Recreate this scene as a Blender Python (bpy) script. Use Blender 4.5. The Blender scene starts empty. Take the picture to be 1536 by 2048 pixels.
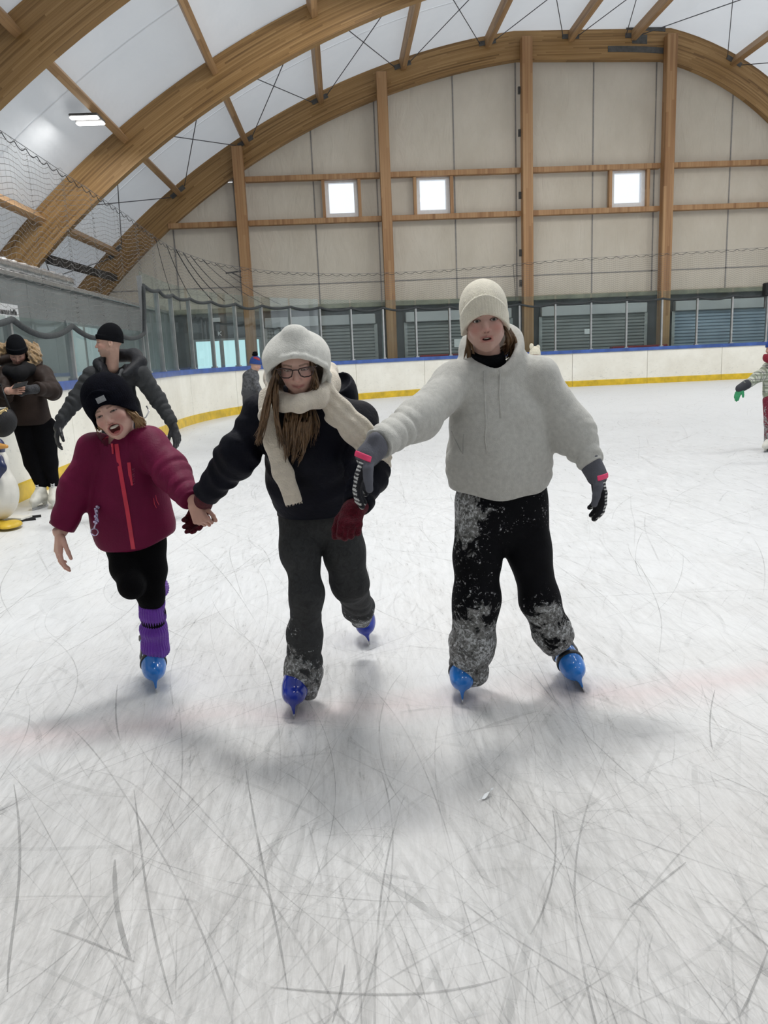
import bpy, math, random
import numpy as np
from mathutils import Vector, Matrix
random.seed(7); rng = np.random.default_rng(7)
scene = bpy.context.scene
C = scene.collection

# ---------------------------------------------------------------- camera
CAM_H = 1.35
F_PX = 1560.0
PITCH, YAW, ROLL = math.radians(11.5), math.radians(2.6), math.radians(2.5)
fwd = np.array([math.sin(YAW)*math.cos(PITCH), math.cos(YAW)*math.cos(PITCH), -math.sin(PITCH)])
_r0 = np.array([math.cos(YAW), -math.sin(YAW), 0.0]); _u0 = np.cross(_r0, fwd)
rgt = _r0*math.cos(ROLL) - _u0*math.sin(ROLL)
upv = np.cross(rgt, fwd)
cam_d = bpy.data.cameras.new('camera'); cam = bpy.data.objects.new('camera', cam_d); C.objects.link(cam)
cam_d.sensor_fit = 'VERTICAL'; cam_d.sensor_height = 36.0; cam_d.sensor_width = 27.0
cam_d.lens = 36.0*F_PX/2048.0
cam_d.clip_start = 0.05; cam_d.clip_end = 300
M = Matrix.Identity(4)
for i in range(3):
    M[i][0], M[i][1], M[i][2] = rgt[i], upv[i], -fwd[i]
M[2][3] = CAM_H
cam.matrix_world = M
scene.camera = cam

def at(px, py, Y):
    """world point at hall depth Y seen at photo pixel (px, py)"""
    d = fwd + rgt*(px-768)/F_PX - upv*(py-1024)/F_PX
    return d*(Y/d[1]) + np.array([0, 0, CAM_H])
def atz(px, py, Z=0.0):
    d = fwd + rgt*(px-768)/F_PX - upv*(py-1024)/F_PX
    return d*((Z-CAM_H)/d[2]) + np.array([0, 0, CAM_H])

# ---------------------------------------------------------------- world, light, exposure
scene.view_settings.view_transform = 'Standard'
scene.view_settings.look = 'None'
scene.view_settings.gamma = 1.0
scene.view_settings.use_curve_mapping = False
scene.view_settings.exposure = 0.06
w = bpy.data.worlds.new('overcast_sky'); scene.world = w; w.use_nodes = True
w.node_tree.nodes['Background'].inputs[0].default_value = (0.91, 0.95, 1.0, 1)
w.node_tree.nodes['Background'].inputs[1].default_value = 1.15
try:
    scene.cycles.use_denoising = True
    scene.cycles.max_bounces = 10; scene.cycles.diffuse_bounces = 5
    scene.cycles.transparent_max_bounces = 24
    scene.cycles.sample_clamp_indirect = 6.0
    scene.cycles.caustics_reflective = False; scene.cycles.caustics_refractive = False
except Exception: pass
# rows of hall lamps out of the frame; last pair, over the camera, added to light faces (the one lamp in view is built with its fixture)
LAMP_W = 232.0
def hall_lamp(x, y, z, W=LAMP_W, sx=1.3, sy=0.5):
    l = bpy.data.lights.new('hall_or_fill_light', 'AREA'); l.shape = 'RECTANGLE'; l.size = sx; l.size_y = sy
    l.energy = W; l.color = (1.0, 0.985, 0.96)
    o = bpy.data.objects.new('hall_or_fill_light', l); C.objects.link(o); o.location = (x, y, z)
    return o
for (x, y, z, k) in ((-2.6, 6.6, 7.2, 0.35), (-0.5, 5.4, 8.8, 1.75), (5.6, 6.6, 10.2, 0.8), (12.0, 8.5, 9.6, 0.5),
                     (2.0, 18.0, 9.7, 1.45), (9.0, 18.0, 10.6, 1.65), (15.5, 18.0, 8.4, 1.6), (1.0, 0.3, 9.4, 0.25), (8, 0.3, 10.4, 0.3)):
    hall_lamp(x, y, z, LAMP_W*k, 1.6, 0.9)
# pale sun behind the overcast, on the right-hand slope of the roof
sun_d = bpy.data.lights.new('veiled_sun', 'SUN'); sun_d.energy = 4.6; sun_d.angle = math.radians(50); sun_d.color = (0.93, 0.97, 1.0)
sun = bpy.data.objects.new('veiled_sun', sun_d); C.objects.link(sun); sun.location = (30, 10, 30)
sun.rotation_euler = Vector((0.66, 0.15, 0.70)).to_track_quat('Z', 'Y').to_euler()

# ---------------------------------------------------------------- node helpers
def new_mat(name):
    m = bpy.data.materials.new(name); m.use_nodes = True
    nt = m.node_tree; nt.nodes.clear()
    out = nt.nodes.new('ShaderNodeOutputMaterial')
    return m, nt, out
def N(nt, t, **kw):
    n = nt.nodes.new('ShaderNode'+t)
    for k, v in kw.items():
        if k in n.inputs.keys(): n.inputs[k].default_value = v
        else: setattr(n, k, v)
    return n
def L(nt, a, b): nt.links.new(a, b)
def rgba(c): return (c[0], c[1], c[2], 1.0)
def srgb(r, g, b):
    def f(v):
        v /= 255.0
        return v/12.92 if v <= 0.04045 else ((v+0.055)/1.055)**2.4
    return (f(r), f(g), f(b))
def ramp(nt, fac, stops):
    n = nt.nodes.new('ShaderNodeValToRGB'); e = n.color_ramp.elements
    while len(e) > 1: e.remove(e[-1])
    e[0].position = stops[0][0]; e[0].color = rgba(stops[0][1])
    for p, c in stops[1:]:
        k = e.new(p); k.color = rgba(c)
    L(nt, fac, n.inputs[0]); return n.outputs[0]
def mathn(nt, op, a, b=None, clamp=False):
    n = nt.nodes.new('ShaderNodeMath'); n.operation = op; n.use_clamp = clamp
    for i, v in enumerate((a, b)):
        if v is None: continue
        if isinstance(v, (int, float)): n.inputs[i].default_value = v
        else: L(nt, v, n.inputs[i])
    return n.outputs[0]
def mixc(nt, fac, a, b, mode='MIX'):
    n = nt.nodes.new('ShaderNodeMix'); n.data_type = 'RGBA'; n.blend_type = mode
    for i, v in ((0, fac), (6, a), (7, b)):
        if isinstance(v, (int, float)): n.inputs[i].default_value = v
        elif isinstance(v, tuple): n.inputs[i].default_value = rgba(v)
        else: L(nt, v, n.inputs[i])
    return n.outputs[2]
def coords(nt, kind='Object', scale=(1, 1, 1), rot=(0, 0, 0)):
    t = nt.nodes.new('ShaderNodeTexCoord'); mp = nt.nodes.new('ShaderNodeMapping')
    mp.inputs['Scale'].default_value = scale; mp.inputs['Rotation'].default_value = rot
    L(nt, t.outputs[kind], mp.inputs[0]); return mp.outputs[0]
def noise(nt, vec, scale, detail=4, rough=0.55, dist=0.0):
    n = N(nt, 'TexNoise'); n.inputs['Scale'].default_value = scale; n.inputs['Detail'].default_value = detail
    n.inputs['Roughness'].default_value = rough; n.inputs['Distortion'].default_value = dist
    L(nt, vec, n.inputs['Vector']); return n.outputs[0]
def bump(nt, h, strength=0.3, dist=0.01):
    n = N(nt, 'Bump'); n.inputs['Strength'].default_value = strength; n.inputs['Distance'].default_value = dist
    L(nt, h, n.inputs['Height']); return n.outputs[0]

def plain(name, col, rough=0.6, metal=0.0, var=0.12, scale=12.0, bmp=0.0, bscale=80.0, sheen=0.0, spec=0.5, emit=None, kind='Object', sub=0.0):
    """principled surface with procedural tone variation and fine relief"""
    m, nt, out = new_mat(name)
    b = N(nt, 'BsdfPrincipled'); v = coords(nt, kind)
    f = noise(nt, v, scale, 5)
    lo = tuple(max(0, c*(1-var)) for c in col); hi = tuple(min(1, c*(1+var)) for c in col)
    L(nt, ramp(nt, f, [(0.3, lo), (0.7, hi)]), b.inputs['Base Color'])
    b.inputs['Roughness'].default_value = rough; b.inputs['Metallic'].default_value = metal
    b.inputs['Specular IOR Level'].default_value = spec
    if sheen: b.inputs['Sheen Weight'].default_value = sheen; b.inputs['Sheen Roughness'].default_value = 0.5
    if sub:
        b.inputs['Subsurface Weight'].default_value = sub; b.inputs['Subsurface Radius'].default_value = (0.01, 0.004, 0.002)
    if bmp: L(nt, bump(nt, noise(nt, v, bscale, 3), bmp, 0.01), b.inputs['Normal'])
    if emit:
        b.inputs['Emission Color'].default_value = rgba(emit[0]); b.inputs['Emission Strength'].default_value = emit[1]
    L(nt, b.outputs[0], out.inputs[0]); return m

# ---------------------------------------------------------------- object helpers
def link_mesh(name, verts, faces, mat=None, parent=None, smooth=False, uv=None, cols=None, attrs=None):
    me = bpy.data.meshes.new(name)
    verts = np.asarray(verts, np.float32)
    if isinstance(faces, np.ndarray):
        nf, k = faces.shape
        me.vertices.add(len(verts)); me.vertices.foreach_set('co', verts.ravel())
        me.loops.add(nf*k); me.loops.foreach_set('vertex_index', faces.astype(np.int32).ravel())
        me.polygons.add(nf); me.polygons.foreach_set('loop_start', np.arange(0, nf*k, k, dtype=np.int32))
        me.update(calc_edges=True)
    else:
        me.from_pydata([tuple(v) for v in verts], [], faces); me.update()
    if smooth: me.polygons.foreach_set('use_smooth', np.ones(len(me.polygons), bool))
    if uv is not None:
        ul = me.uv_layers.new(name='UVMap')
        idx = np.empty(len(me.loops), np.int32); me.loops.foreach_get('vertex_index', idx)
        ul.data.foreach_set('uv', np.asarray(uv, np.float32)[idx].ravel())
    if cols is not None:
        a = me.color_attributes.new('Col', 'FLOAT_COLOR', 'POINT')
        c4 = np.ones((len(verts), 4), np.float32); c4[:, :3] = cols
        a.data.foreach_set('color', c4.ravel())
    for k, v in (attrs or {}).items():
        a = me.attributes.new(k, 'FLOAT', 'POINT'); a.data.foreach_set('value', np.asarray(v, np.float32))
    o = bpy.data.objects.new(name, me); C.objects.link(o)
    if mat: me.materials.append(mat)
    if parent is not None: o.parent = parent
    return o
def tag(o, label=None, cat=None, group=None, kind=None):
    if label: o['label'] = label
    if cat: o['category'] = cat
    if group: o['group'] = group
    if kind: o['kind'] = kind
    return o
def empty(name, loc=(0, 0, 0), label=None, cat=None, group=None, kind=None, parent=None):
    o = bpy.data.objects.new(name, None); C.objects.link(o); o.location = loc; o.empty_display_size = 0.1
    if parent is not None: o.parent = parent
    return tag(o, label, cat, group, kind)
def child(o, root):
    """parent keeping world placement (all meshes are made in world space)"""
    o.parent = root; o.matrix_parent_inverse = Matrix.Translation(-Vector(root.location)); return o
class MB:
    def __init__(s): s.v = []; s.f = []
    def box(s, lo, hi):
        n = len(s.v); (a, b, c), (d, e, f) = lo, hi
        s.v += [(a,b,c),(d,b,c),(d,e,c),(a,e,c),(a,b,f),(d,b,f),(d,e,f),(a,e,f)]
        s.f += [tuple(n+i for i in q) for q in ((0,3,2,1),(4,5,6,7),(0,1,5,4),(1,2,6,5),(2,3,7,6),(3,0,4,7))]
        return s
    def cbox(s, lo, hi, c=0.01):
        """box with chamfered vertical and horizontal edges"""
        bvl = [(lo[0], lo[1], lo[2], hi[0], hi[1], hi[2])]
        (a, b, z0), (d, e, z1) = lo, hi
        n = len(s.v); rings = []
        for z, k in ((z0, c), (z0+c, 0), (z1-c, 0), (z1, c)):
            q = [(a+c+k,b+k),(d-c-k,b+k),(d-k,b+c+k),(d-k,e-c-k),(d-c-k,e-k),(a+c+k,e-k),(a+k,e-c-k),(a+k,b+c+k)]
            rings.append(len(s.v)); s.v += [(x, y, z) for x, y in q]
        for r0, r1 in zip(rings[:-1], rings[1:]):
            for i in range(8): s.f.append((r0+i, r0+(i+1) % 8, r1+(i+1) % 8, r1+i))
        s.f.append(tuple(rings[0]+i for i in range(7, -1, -1))); s.f.append(tuple(rings[-1]+i for i in range(8)))
        return s
    def obox(s, p0, p1, wdt, hgt, up=(0, 0, 1)):
        """rectangular bar from p0 to p1"""
        p0 = np.array(p0, float); p1 = np.array(p1, float); d = p1-p0; d /= np.linalg.norm(d)
        u = np.array(up, float); sd = np.cross(d, u); sd /= np.linalg.norm(sd); u = np.cross(sd, d)
        n = len(s.v)
        for p in (p0, p1):
            for a, b in ((-1,-1),(1,-1),(1,1),(-1,1)): s.v.append(tuple(p+sd*a*wdt/2+u*b*hgt/2))
        s.f += [tuple(n+i for i in q) for q in ((0,1,2,3),(7,6,5,4),(0,4,5,1),(1,5,6,2),(2,6,7,3),(3,7,4,0))]
        return s
    def tube(s, pts, r, k=6, closed=False):
        pts = [np.array(p, float) for p in pts]; rr = r if hasattr(r, '__len__') else [r]*len(pts)
        n0 = len(s.v); ref = np.array([0.13, 0.21, 0.97])
        for i, p in enumerate(pts):
            d = pts[min(i+1, len(pts)-1)]-pts[max(i-1, 0)]; d = d/(np.linalg.norm(d)+1e-9)
            a = np.cross(d, ref); a /= np.linalg.norm(a)+1e-9; b = np.cross(d, a)
            for j in range(k):
                t = 2*math.pi*j/k; s.v.append(tuple(p+rr[i]*(a*math.cos(t)+b*math.sin(t))))
        for i in range(len(pts)-1):
            for j in range(k):
                a, b = n0+i*k+j, n0+i*k+(j+1) % k; s.f.append((a, b, b+k, a+k))
        s.f.append(tuple(n0+j for j in range(k-1, -1, -1))); m = n0+(len(pts)-1)*k; s.f.append(tuple(m+j for j in range(k)))
        return s
    def build(s, name, mat, parent=None, smooth=False):
        return link_mesh(name, s.v, s.f, mat, parent, smooth)
def part(mb, name, mat, root, smooth=False, label=None, kind=None):
    o = mb.build(name, mat, None, smooth); child(o, root)
    if label: o['label'] = label
    if kind: o['kind'] = kind
    return o
# ================================================================ hall materials
def mat_ice():
    m, nt, out = new_mat('ice')
    b = N(nt, 'BsdfPrincipled'); v = coords(nt, 'Object')
    big = noise(nt, v, 0.9, 4, 0.6)
    st1 = noise(nt, coords(nt, 'Object', (9.0, 1.7, 1), (0, 0, 0.10)), 3.0, 6, 0.68, 1.6)
    st2 = noise(nt, coords(nt, 'Object', (14.0, 1.3, 1), (0, 0, -0.50)), 3.0, 5, 0.7, 0.8)
    st3 = noise(nt, coords(nt, 'Object', (13.0, 1.5, 1), (0, 0, 0.70)), 3.4, 5, 0.7, 0.8)
    fine = noise(nt, v, 70.0, 4, 0.7)
    s = mathn(nt, 'ADD', mathn(nt, 'MULTIPLY', st1, 0.40), mathn(nt, 'MULTIPLY', st2, 0.32))
    s = mathn(nt, 'ADD', s, mathn(nt, 'MULTIPLY', st3, 0.28))
    s = mathn(nt, 'ADD', mathn(nt, 'MULTIPLY', s, 0.80), mathn(nt, 'MULTIPLY', big, 0.10))
    s = mathn(nt, 'ADD', s, mathn(nt, 'MULTIPLY', fine, 0.10))
    near_tone = ramp(nt, s, [(0.39, (0.42, 0.412, 0.40)), (0.48, (0.54, 0.53, 0.515)), (0.58, (0.65, 0.64, 0.625))])
    far_tone = ramp(nt, s, [(0.37, (0.575, 0.585, 0.587)), (0.49, (0.675, 0.687, 0.695)), (0.62, (0.74, 0.75, 0.756))])
    sp0 = N(nt, 'SeparateXYZ'); L(nt, v, sp0.inputs[0])
    ht = mathn(nt, 'ADD', mathn(nt, 'MULTIPLY', mathn(nt, 'SUBTRACT', sp0.outputs[1], 1.4), 0.30), mathn(nt, 'MULTIPLY', mathn(nt, 'SUBTRACT', big, 0.5), 1.4))
    col = mixc(nt, mathn(nt, 'MULTIPLY', ht, 1.0, True), near_tone, far_tone)  # greyer and streakier near, paler and smoother with distance
    # red line under the ice, blurred by the frozen layer above it
    sep = N(nt, 'SeparateXYZ'); L(nt, v, sep.inputs[0])
    wob = mathn(nt, 'MULTIPLY', mathn(nt, 'SUBTRACT', noise(nt, v, 1.2, 2), 0.5), 0.5)
    yy = mathn(nt, 'ADD', mathn(nt, 'ADD', sep.outputs[1], mathn(nt, 'MULTIPLY', sep.outputs[0], -0.03)), wob)
    d = mathn(nt, 'ABSOLUTE', mathn(nt, 'SUBTRACT', yy, 2.83))
    band = mathn(nt, 'SUBTRACT', 1.0, mathn(nt, 'DIVIDE', d, 0.17), True)
    band = mathn(nt, 'MULTIPLY', band, mathn(nt, 'MULTIPLY', noise(nt, v, 2.6, 3), 0.62))
    col = mixc(nt, band, col, (0.93, 0.66, 0.66), 'MULTIPLY')
    L(nt, col, b.inputs['Base Color'])
    L(nt, ramp(nt, s, [(0.42, (0.27,)*3), (0.56, (0.45,)*3)]), b.inputs['Roughness'])
    b.inputs['Specular IOR Level'].default_value = 0.42
    h = mathn(nt, 'ADD', s, mathn(nt, 'MULTIPLY', fine, 0.35))
    L(nt, bump(nt, h, 0.19, 0.006), b.inputs['Normal'])
    L(nt, b.outputs[0], out.inputs[0]); return m
def mat_scratch():
    m, nt, out = new_mat('scratch')
    at_ = N(nt, 'Attribute', attribute_name='Col'); al = N(nt, 'Attribute', attribute_name='alpha')
    b = N(nt, 'BsdfPrincipled'); L(nt, at_.outputs['Color'], b.inputs['Base Color']); b.inputs['Roughness'].default_value = 0.4
    t = N(nt, 'BsdfTransparent'); mx = N(nt, 'MixShader')
    n_ = noise(nt, coords(nt, 'Object'), 9.0, 3)
    f = mathn(nt, 'MULTIPLY', al.outputs['Fac'], ramp(nt, n_, [(0.3, (0.45,)*3), (0.6, (1,)*3)]))
    L(nt, f, mx.inputs[0]); L(nt, t.outputs[0], mx.inputs[1]); L(nt, b.outputs[0], mx.inputs[2])
    L(nt, mx.outputs[0], out.inputs[0]); return m
def mat_membrane():
    m, nt, out = new_mat('roof_membrane')
    v = coords(nt, 'Object')
    col = ramp(nt, noise(nt, v, 0.5, 4), [(0.3, (0.60, 0.615, 0.63)), (0.7, (0.68, 0.69, 0.705))])
    bn = bump(nt, noise(nt, coords(nt, 'Object', (1, 0.5, 1)), 0.7, 4), 0.25, 0.3)
    d = N(nt, 'BsdfPrincipled'); L(nt, col, d.inputs['Base Color']); d.inputs['Roughness'].default_value = 0.42
    d.inputs['Specular IOR Level'].default_value = 0.35; L(nt, bn, d.inputs['Normal'])
    t = N(nt, 'BsdfTranslucent'); t.inputs[0].default_value = (0.56, 0.58, 0.60, 1)
    mx = N(nt, 'MixShader'); mx.inputs[0].default_value = 0.30
    L(nt, d.outputs[0], mx.inputs[1]); L(nt, t.outputs[0], mx.inputs[2]); L(nt, mx.outputs[0], out.inputs[0]); return m
def mat_gable():
    m, nt, out = new_mat('gable_fabric')
    v = coords(nt, 'Object')
    col = ramp(nt, noise(nt, coords(nt, 'Object', (1, 1, 0.6)), 0.7, 5, 0.6), [(0.3, srgb(186, 177, 160)), (0.7, srgb(204, 196, 181))])
    d = N(nt, 'BsdfPrincipled'); L(nt, col, d.inputs['Base Color']); d.inputs['Roughness'].default_value = 0.6
    d.inputs['Specular IOR Level'].default_value = 0.25
    wr = N(nt, 'TexNoise', noise_dimensions='3D'); wr.inputs['Scale'].default_value = 0.8; wr.inputs['Detail'].default_value = 3; wr.inputs['Distortion'].default_value = 2.0
    L(nt, coords(nt, 'Object', (2.2, 1, 0.7), (0, 0.5, 0)), wr.inputs['Vector'])
    L(nt, bump(nt, wr.outputs[0], 0.35, 0.12), d.inputs['Normal'])
    t = N(nt, 'BsdfTranslucent'); t.inputs[0].default_value = (0.42, 0.41, 0.39, 1)
    mx = N(nt, 'MixShader'); mx.inputs[0].default_value = 0.07
    L(nt, d.outputs[0], mx.inputs[1]); L(nt, t.outputs[0], mx.inputs[2]); L(nt, mx.outputs[0], out.inputs[0]); return m
def mat_wood(name, use_uv=True, base=((0.125, 0.062, 0.018), (0.29, 0.165, 0.056), (0.40, 0.245, 0.10)), lam=0.04, grain=(0.55, 26.0)):
    """laminated spruce: boards glued in layers, streaked lengthwise"""
    m, nt, out = new_mat(name)
    b = N(nt, 'BsdfPrincipled')
    if use_uv:
        t = N(nt, 'TexCoord'); src = t.outputs['UV']
    else:
        t = N(nt, 'TexCoord'); src = t.outputs['Object']
    sep = N(nt, 'SeparateXYZ'); L(nt, src, sep.inputs[0])
    if use_uv: u_, w_ = sep.outputs[0], sep.outputs[1]
    else: u_, w_ = sep.outputs[2], mathn(nt, 'ADD', sep.outputs[0], sep.outputs[1])
    lay = mathn(nt, 'FLOOR', mathn(nt, 'DIVIDE', w_, lam))
    # boards in a layer, end to end, staggered by layer
    wn0 = N(nt, 'TexWhiteNoise', noise_dimensions='1D'); L(nt, lay, wn0.inputs['W'])
    brd = mathn(nt, 'FLOOR', mathn(nt, 'ADD', mathn(nt, 'DIVIDE', u_, 2.3), mathn(nt, 'MULTIPLY', wn0.outputs[0], 7.0)))
    cv = N(nt, 'CombineXYZ'); L(nt, lay, cv.inputs[0]); L(nt, brd, cv.inputs[1])
    wn = N(nt, 'TexWhiteNoise', noise_dimensions='2D'); L(nt, cv.outputs[0], wn.inputs[0])
    gv = N(nt, 'CombineXYZ'); L(nt, mathn(nt, 'MULTIPLY', u_, grain[0]), gv.inputs[0]); L(nt, mathn(nt, 'MULTIPLY', w_, grain[1]), gv.inputs[1]); L(nt, mathn(nt, 'MULTIPLY', brd, 3.7), gv.inputs[2])
    g = noise(nt, gv.outputs[0], 1.0, 5, 0.65, 0.4)
    gv2 = N(nt, 'CombineXYZ'); L(nt, mathn(nt, 'MULTIPLY', u_, 0.35), gv2.inputs[0]); L(nt, mathn(nt, 'MULTIPLY', w_, 5.0), gv2.inputs[1])
    g2 = noise(nt, gv2.outputs[0], 1.0, 3, 0.5)
    s = mathn(nt, 'ADD', mathn(nt, 'MULTIPLY', wn.outputs[0], 0.34), mathn(nt, 'MULTIPLY', g, 0.46))
    s = mathn(nt, 'ADD', s, mathn(nt, 'MULTIPLY', g2, 0.34))
    c = ramp(nt, s, [(0.30, base[0]), (0.52, base[1]), (0.80, base[2])])
    fr = mathn(nt, 'FRACT', mathn(nt, 'DIVIDE', w_, lam))
    ln = mathn(nt, 'LESS_THAN', fr, 0.10)
    c = mixc(nt, mathn(nt, 'MULTIPLY', ln, 0.45), c, (0.55, 0.45, 0.38), 'MULTIPLY')
    L(nt, c, b.inputs['Base Color']); b.inputs['Roughness'].default_value = 0.55
    L(nt, bump(nt, g, 0.15, 0.01), b.inputs['Normal'])
    L(nt, b.outputs[0], out.inputs[0]); return m
def mat_glass(name, tint=(0.86, 0.91, 0.90), refl=0.10, rough=0.02):
    m, nt, out = new_mat(name)
    t = N(nt, 'BsdfTransparent'); t.inputs[0].default_value = rgba(tint)
    g = N(nt, 'BsdfGlossy'); g.inputs['Roughness'].default_value = rough; g.inputs[0].default_value = (0.9, 0.95, 0.97, 1)
    fr = N(nt, 'Fresnel'); fr.inputs[0].default_value = 1.45
    df = N(nt, 'BsdfDiffuse'); df.inputs[0].default_value = (0.55, 0.58, 0.58, 1)   # scuffed, frosted plexiglass
    n_ = noise(nt, coords(nt, 'Object'), 1.3, 4)
    sc = mathn(nt, 'MULTIPLY', ramp(nt, n_, [(0.35, (0.3,)*3), (0.75, (1,)*3)]), refl)
    m1 = N(nt, 'MixShader'); L(nt, sc, m1.inputs[0]); L(nt, t.outputs[0], m1.inputs[1]); L(nt, df.outputs[0], m1.inputs[2])
    m2 = N(nt, 'MixShader'); L(nt, mathn(nt, 'MULTIPLY', fr.outputs[0], 0.2), m2.inputs[0]); L(nt, m1.outputs[0], m2.inputs[1]); L(nt, g.outputs[0], m2.inputs[2])
    L(nt, m2.outputs[0], out.inputs[0]); return m
def mat_board():
    m, nt, out = new_mat('board_plastic')
    b = N(nt, 'BsdfPrincipled'); v = coords(nt, 'Object')
    c = ramp(nt, noise(nt, v, 1.1, 5, 0.65), [(0.3, (0.74, 0.715, 0.63)), (0.65, (0.86, 0.845, 0.765))])
    sc = noise(nt, coords(nt, 'Object', (1, 1, 2.5)), 9.0, 6, 0.75, 0.5)
    sep = N(nt, 'SeparateXYZ'); L(nt, v, sep.inputs[0])
    low = ramp(nt, sep.outputs[2], [(0.15, (1,)*3), (0.75, (0.25,)*3)])
    mk = mathn(nt, 'MULTIPLY', ramp(nt, sc, [(0.58, (0,)*3), (0.66, (0.75,)*3)]), low)
    c = mixc(nt, mk, c, (0.42, 0.43, 0.40))
    L(nt, c, b.inputs['Base Color']); b.inputs['Roughness'].default_value = 0.4
    L(nt, b.outputs[0], out.inputs[0]); return m

ICE = mat_ice(); SCR = mat_scratch(); MEMB = mat_membrane(); GAB = mat_gable()
GLULAM = mat_wood('glulam_timber'); BOARD = mat_board()
TIMBER = mat_wood('column_timber', False, ((0.22, 0.105, 0.04), (0.36, 0.195, 0.085), (0.43, 0.26, 0.125)), 0.09, (0.4, 14.0))
PURL = mat_wood('purlin_timber', True, ((0.22, 0.12, 0.05), (0.36, 0.215, 0.10), (0.45, 0.285, 0.145)), 0.08, (0.5, 22.0))
GLASS = mat_glass('barrier_glass', refl=0.035); WGLASS = mat_glass('window_glass', (0.97, 0.985, 1.0), 0.02)
DGLASS = mat_glass('door_glass', (0.30, 0.47, 0.50), 0.02)
YEL = plain('kick_plate_yellow', (0.62, 0.42, 0.02), 0.4, var=0.25, scale=5)
BLUE = plain('cap_rail_blue', (0.045, 0.10, 0.33), 0.35, var=0.3, scale=4)
ALU = plain('aluminium', (0.42, 0.43, 0.43), 0.35, 0.7, 0.15, 6)
STEEL = plain('galvanised_steel', (0.085, 0.085, 0.083), 0.6, 0.15, 0.25, 9)
BLACKM = plain('black_steel', (0.012, 0.012, 0.013), 0.5, 0.2, 0.3)
CABLE = plain('rod_steel', (0.10, 0.105, 0.12), 0.5, 0.4)
ROPE = plain('dark_rope', (0.035, 0.04, 0.042), 0.85, var=0.35, scale=40, bmp=0.4)
NETM = plain('net_cord', (0.15, 0.145, 0.14), 0.9)
NETD = plain('net_cord_dark', (0.03, 0.03, 0.032), 0.9)
WHITEP = plain('white_plastic', (0.75, 0.76, 0.77), 0.4, var=0.05)
GREYW = plain('grey_wall_sheet', (0.22, 0.235, 0.235), 0.55, 0.0, 0.12, 1.5)
SHUT = plain('shutter_grey', (0.25, 0.265, 0.265), 0.45, 0.0, 0.12, 1.2)
SHUT_LIT = plain('shutter_grey_window_lit', (0.30, 0.38, 0.47), 0.45, 0.0, 0.12, 1.2)  # paler, bluer copy of the shutter grey: reflected window light put into the colour
SHUTL = plain('shutter_box_light', (0.42, 0.43, 0.44), 0.45, 0.0, 0.1, 1.2)
DARKG = plain('dark_grey_masonry', (0.075, 0.08, 0.085), 0.8, 0.0, 0.25, 2.5)
CONC = plain('concrete', (0.24, 0.24, 0.235), 0.85, 0.0, 0.2, 3, 0.2)
EDGE = plain('fabric_hem_stained', (0.24, 0.235, 0.17), 0.7, 0.0, 0.3, 2.5)
BACKD = plain('gable_backing', (0.26, 0.25, 0.24), 0.9)
REDB = plain('red_paint', (0.30, 0.02, 0.025), 0.4)
DUCT = plain('foil_duct', (0.62, 0.63, 0.64), 0.28, 0.9, 0.2, 10, 0.25, 18)
PAPER = plain('paper', (0.80, 0.82, 0.83), 0.7, var=0.04)
INK = plain('black_ink', (0.02, 0.02, 0.02), 0.6)

# ================================================================ floor
mb = MB(); mb.box((-12.5, -12, -0.3), (20.0, 28.4, 0.0))
floor = tag(mb.build('floor', ICE), 'scratched white ice of the rink', None, None, 'structure')

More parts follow.
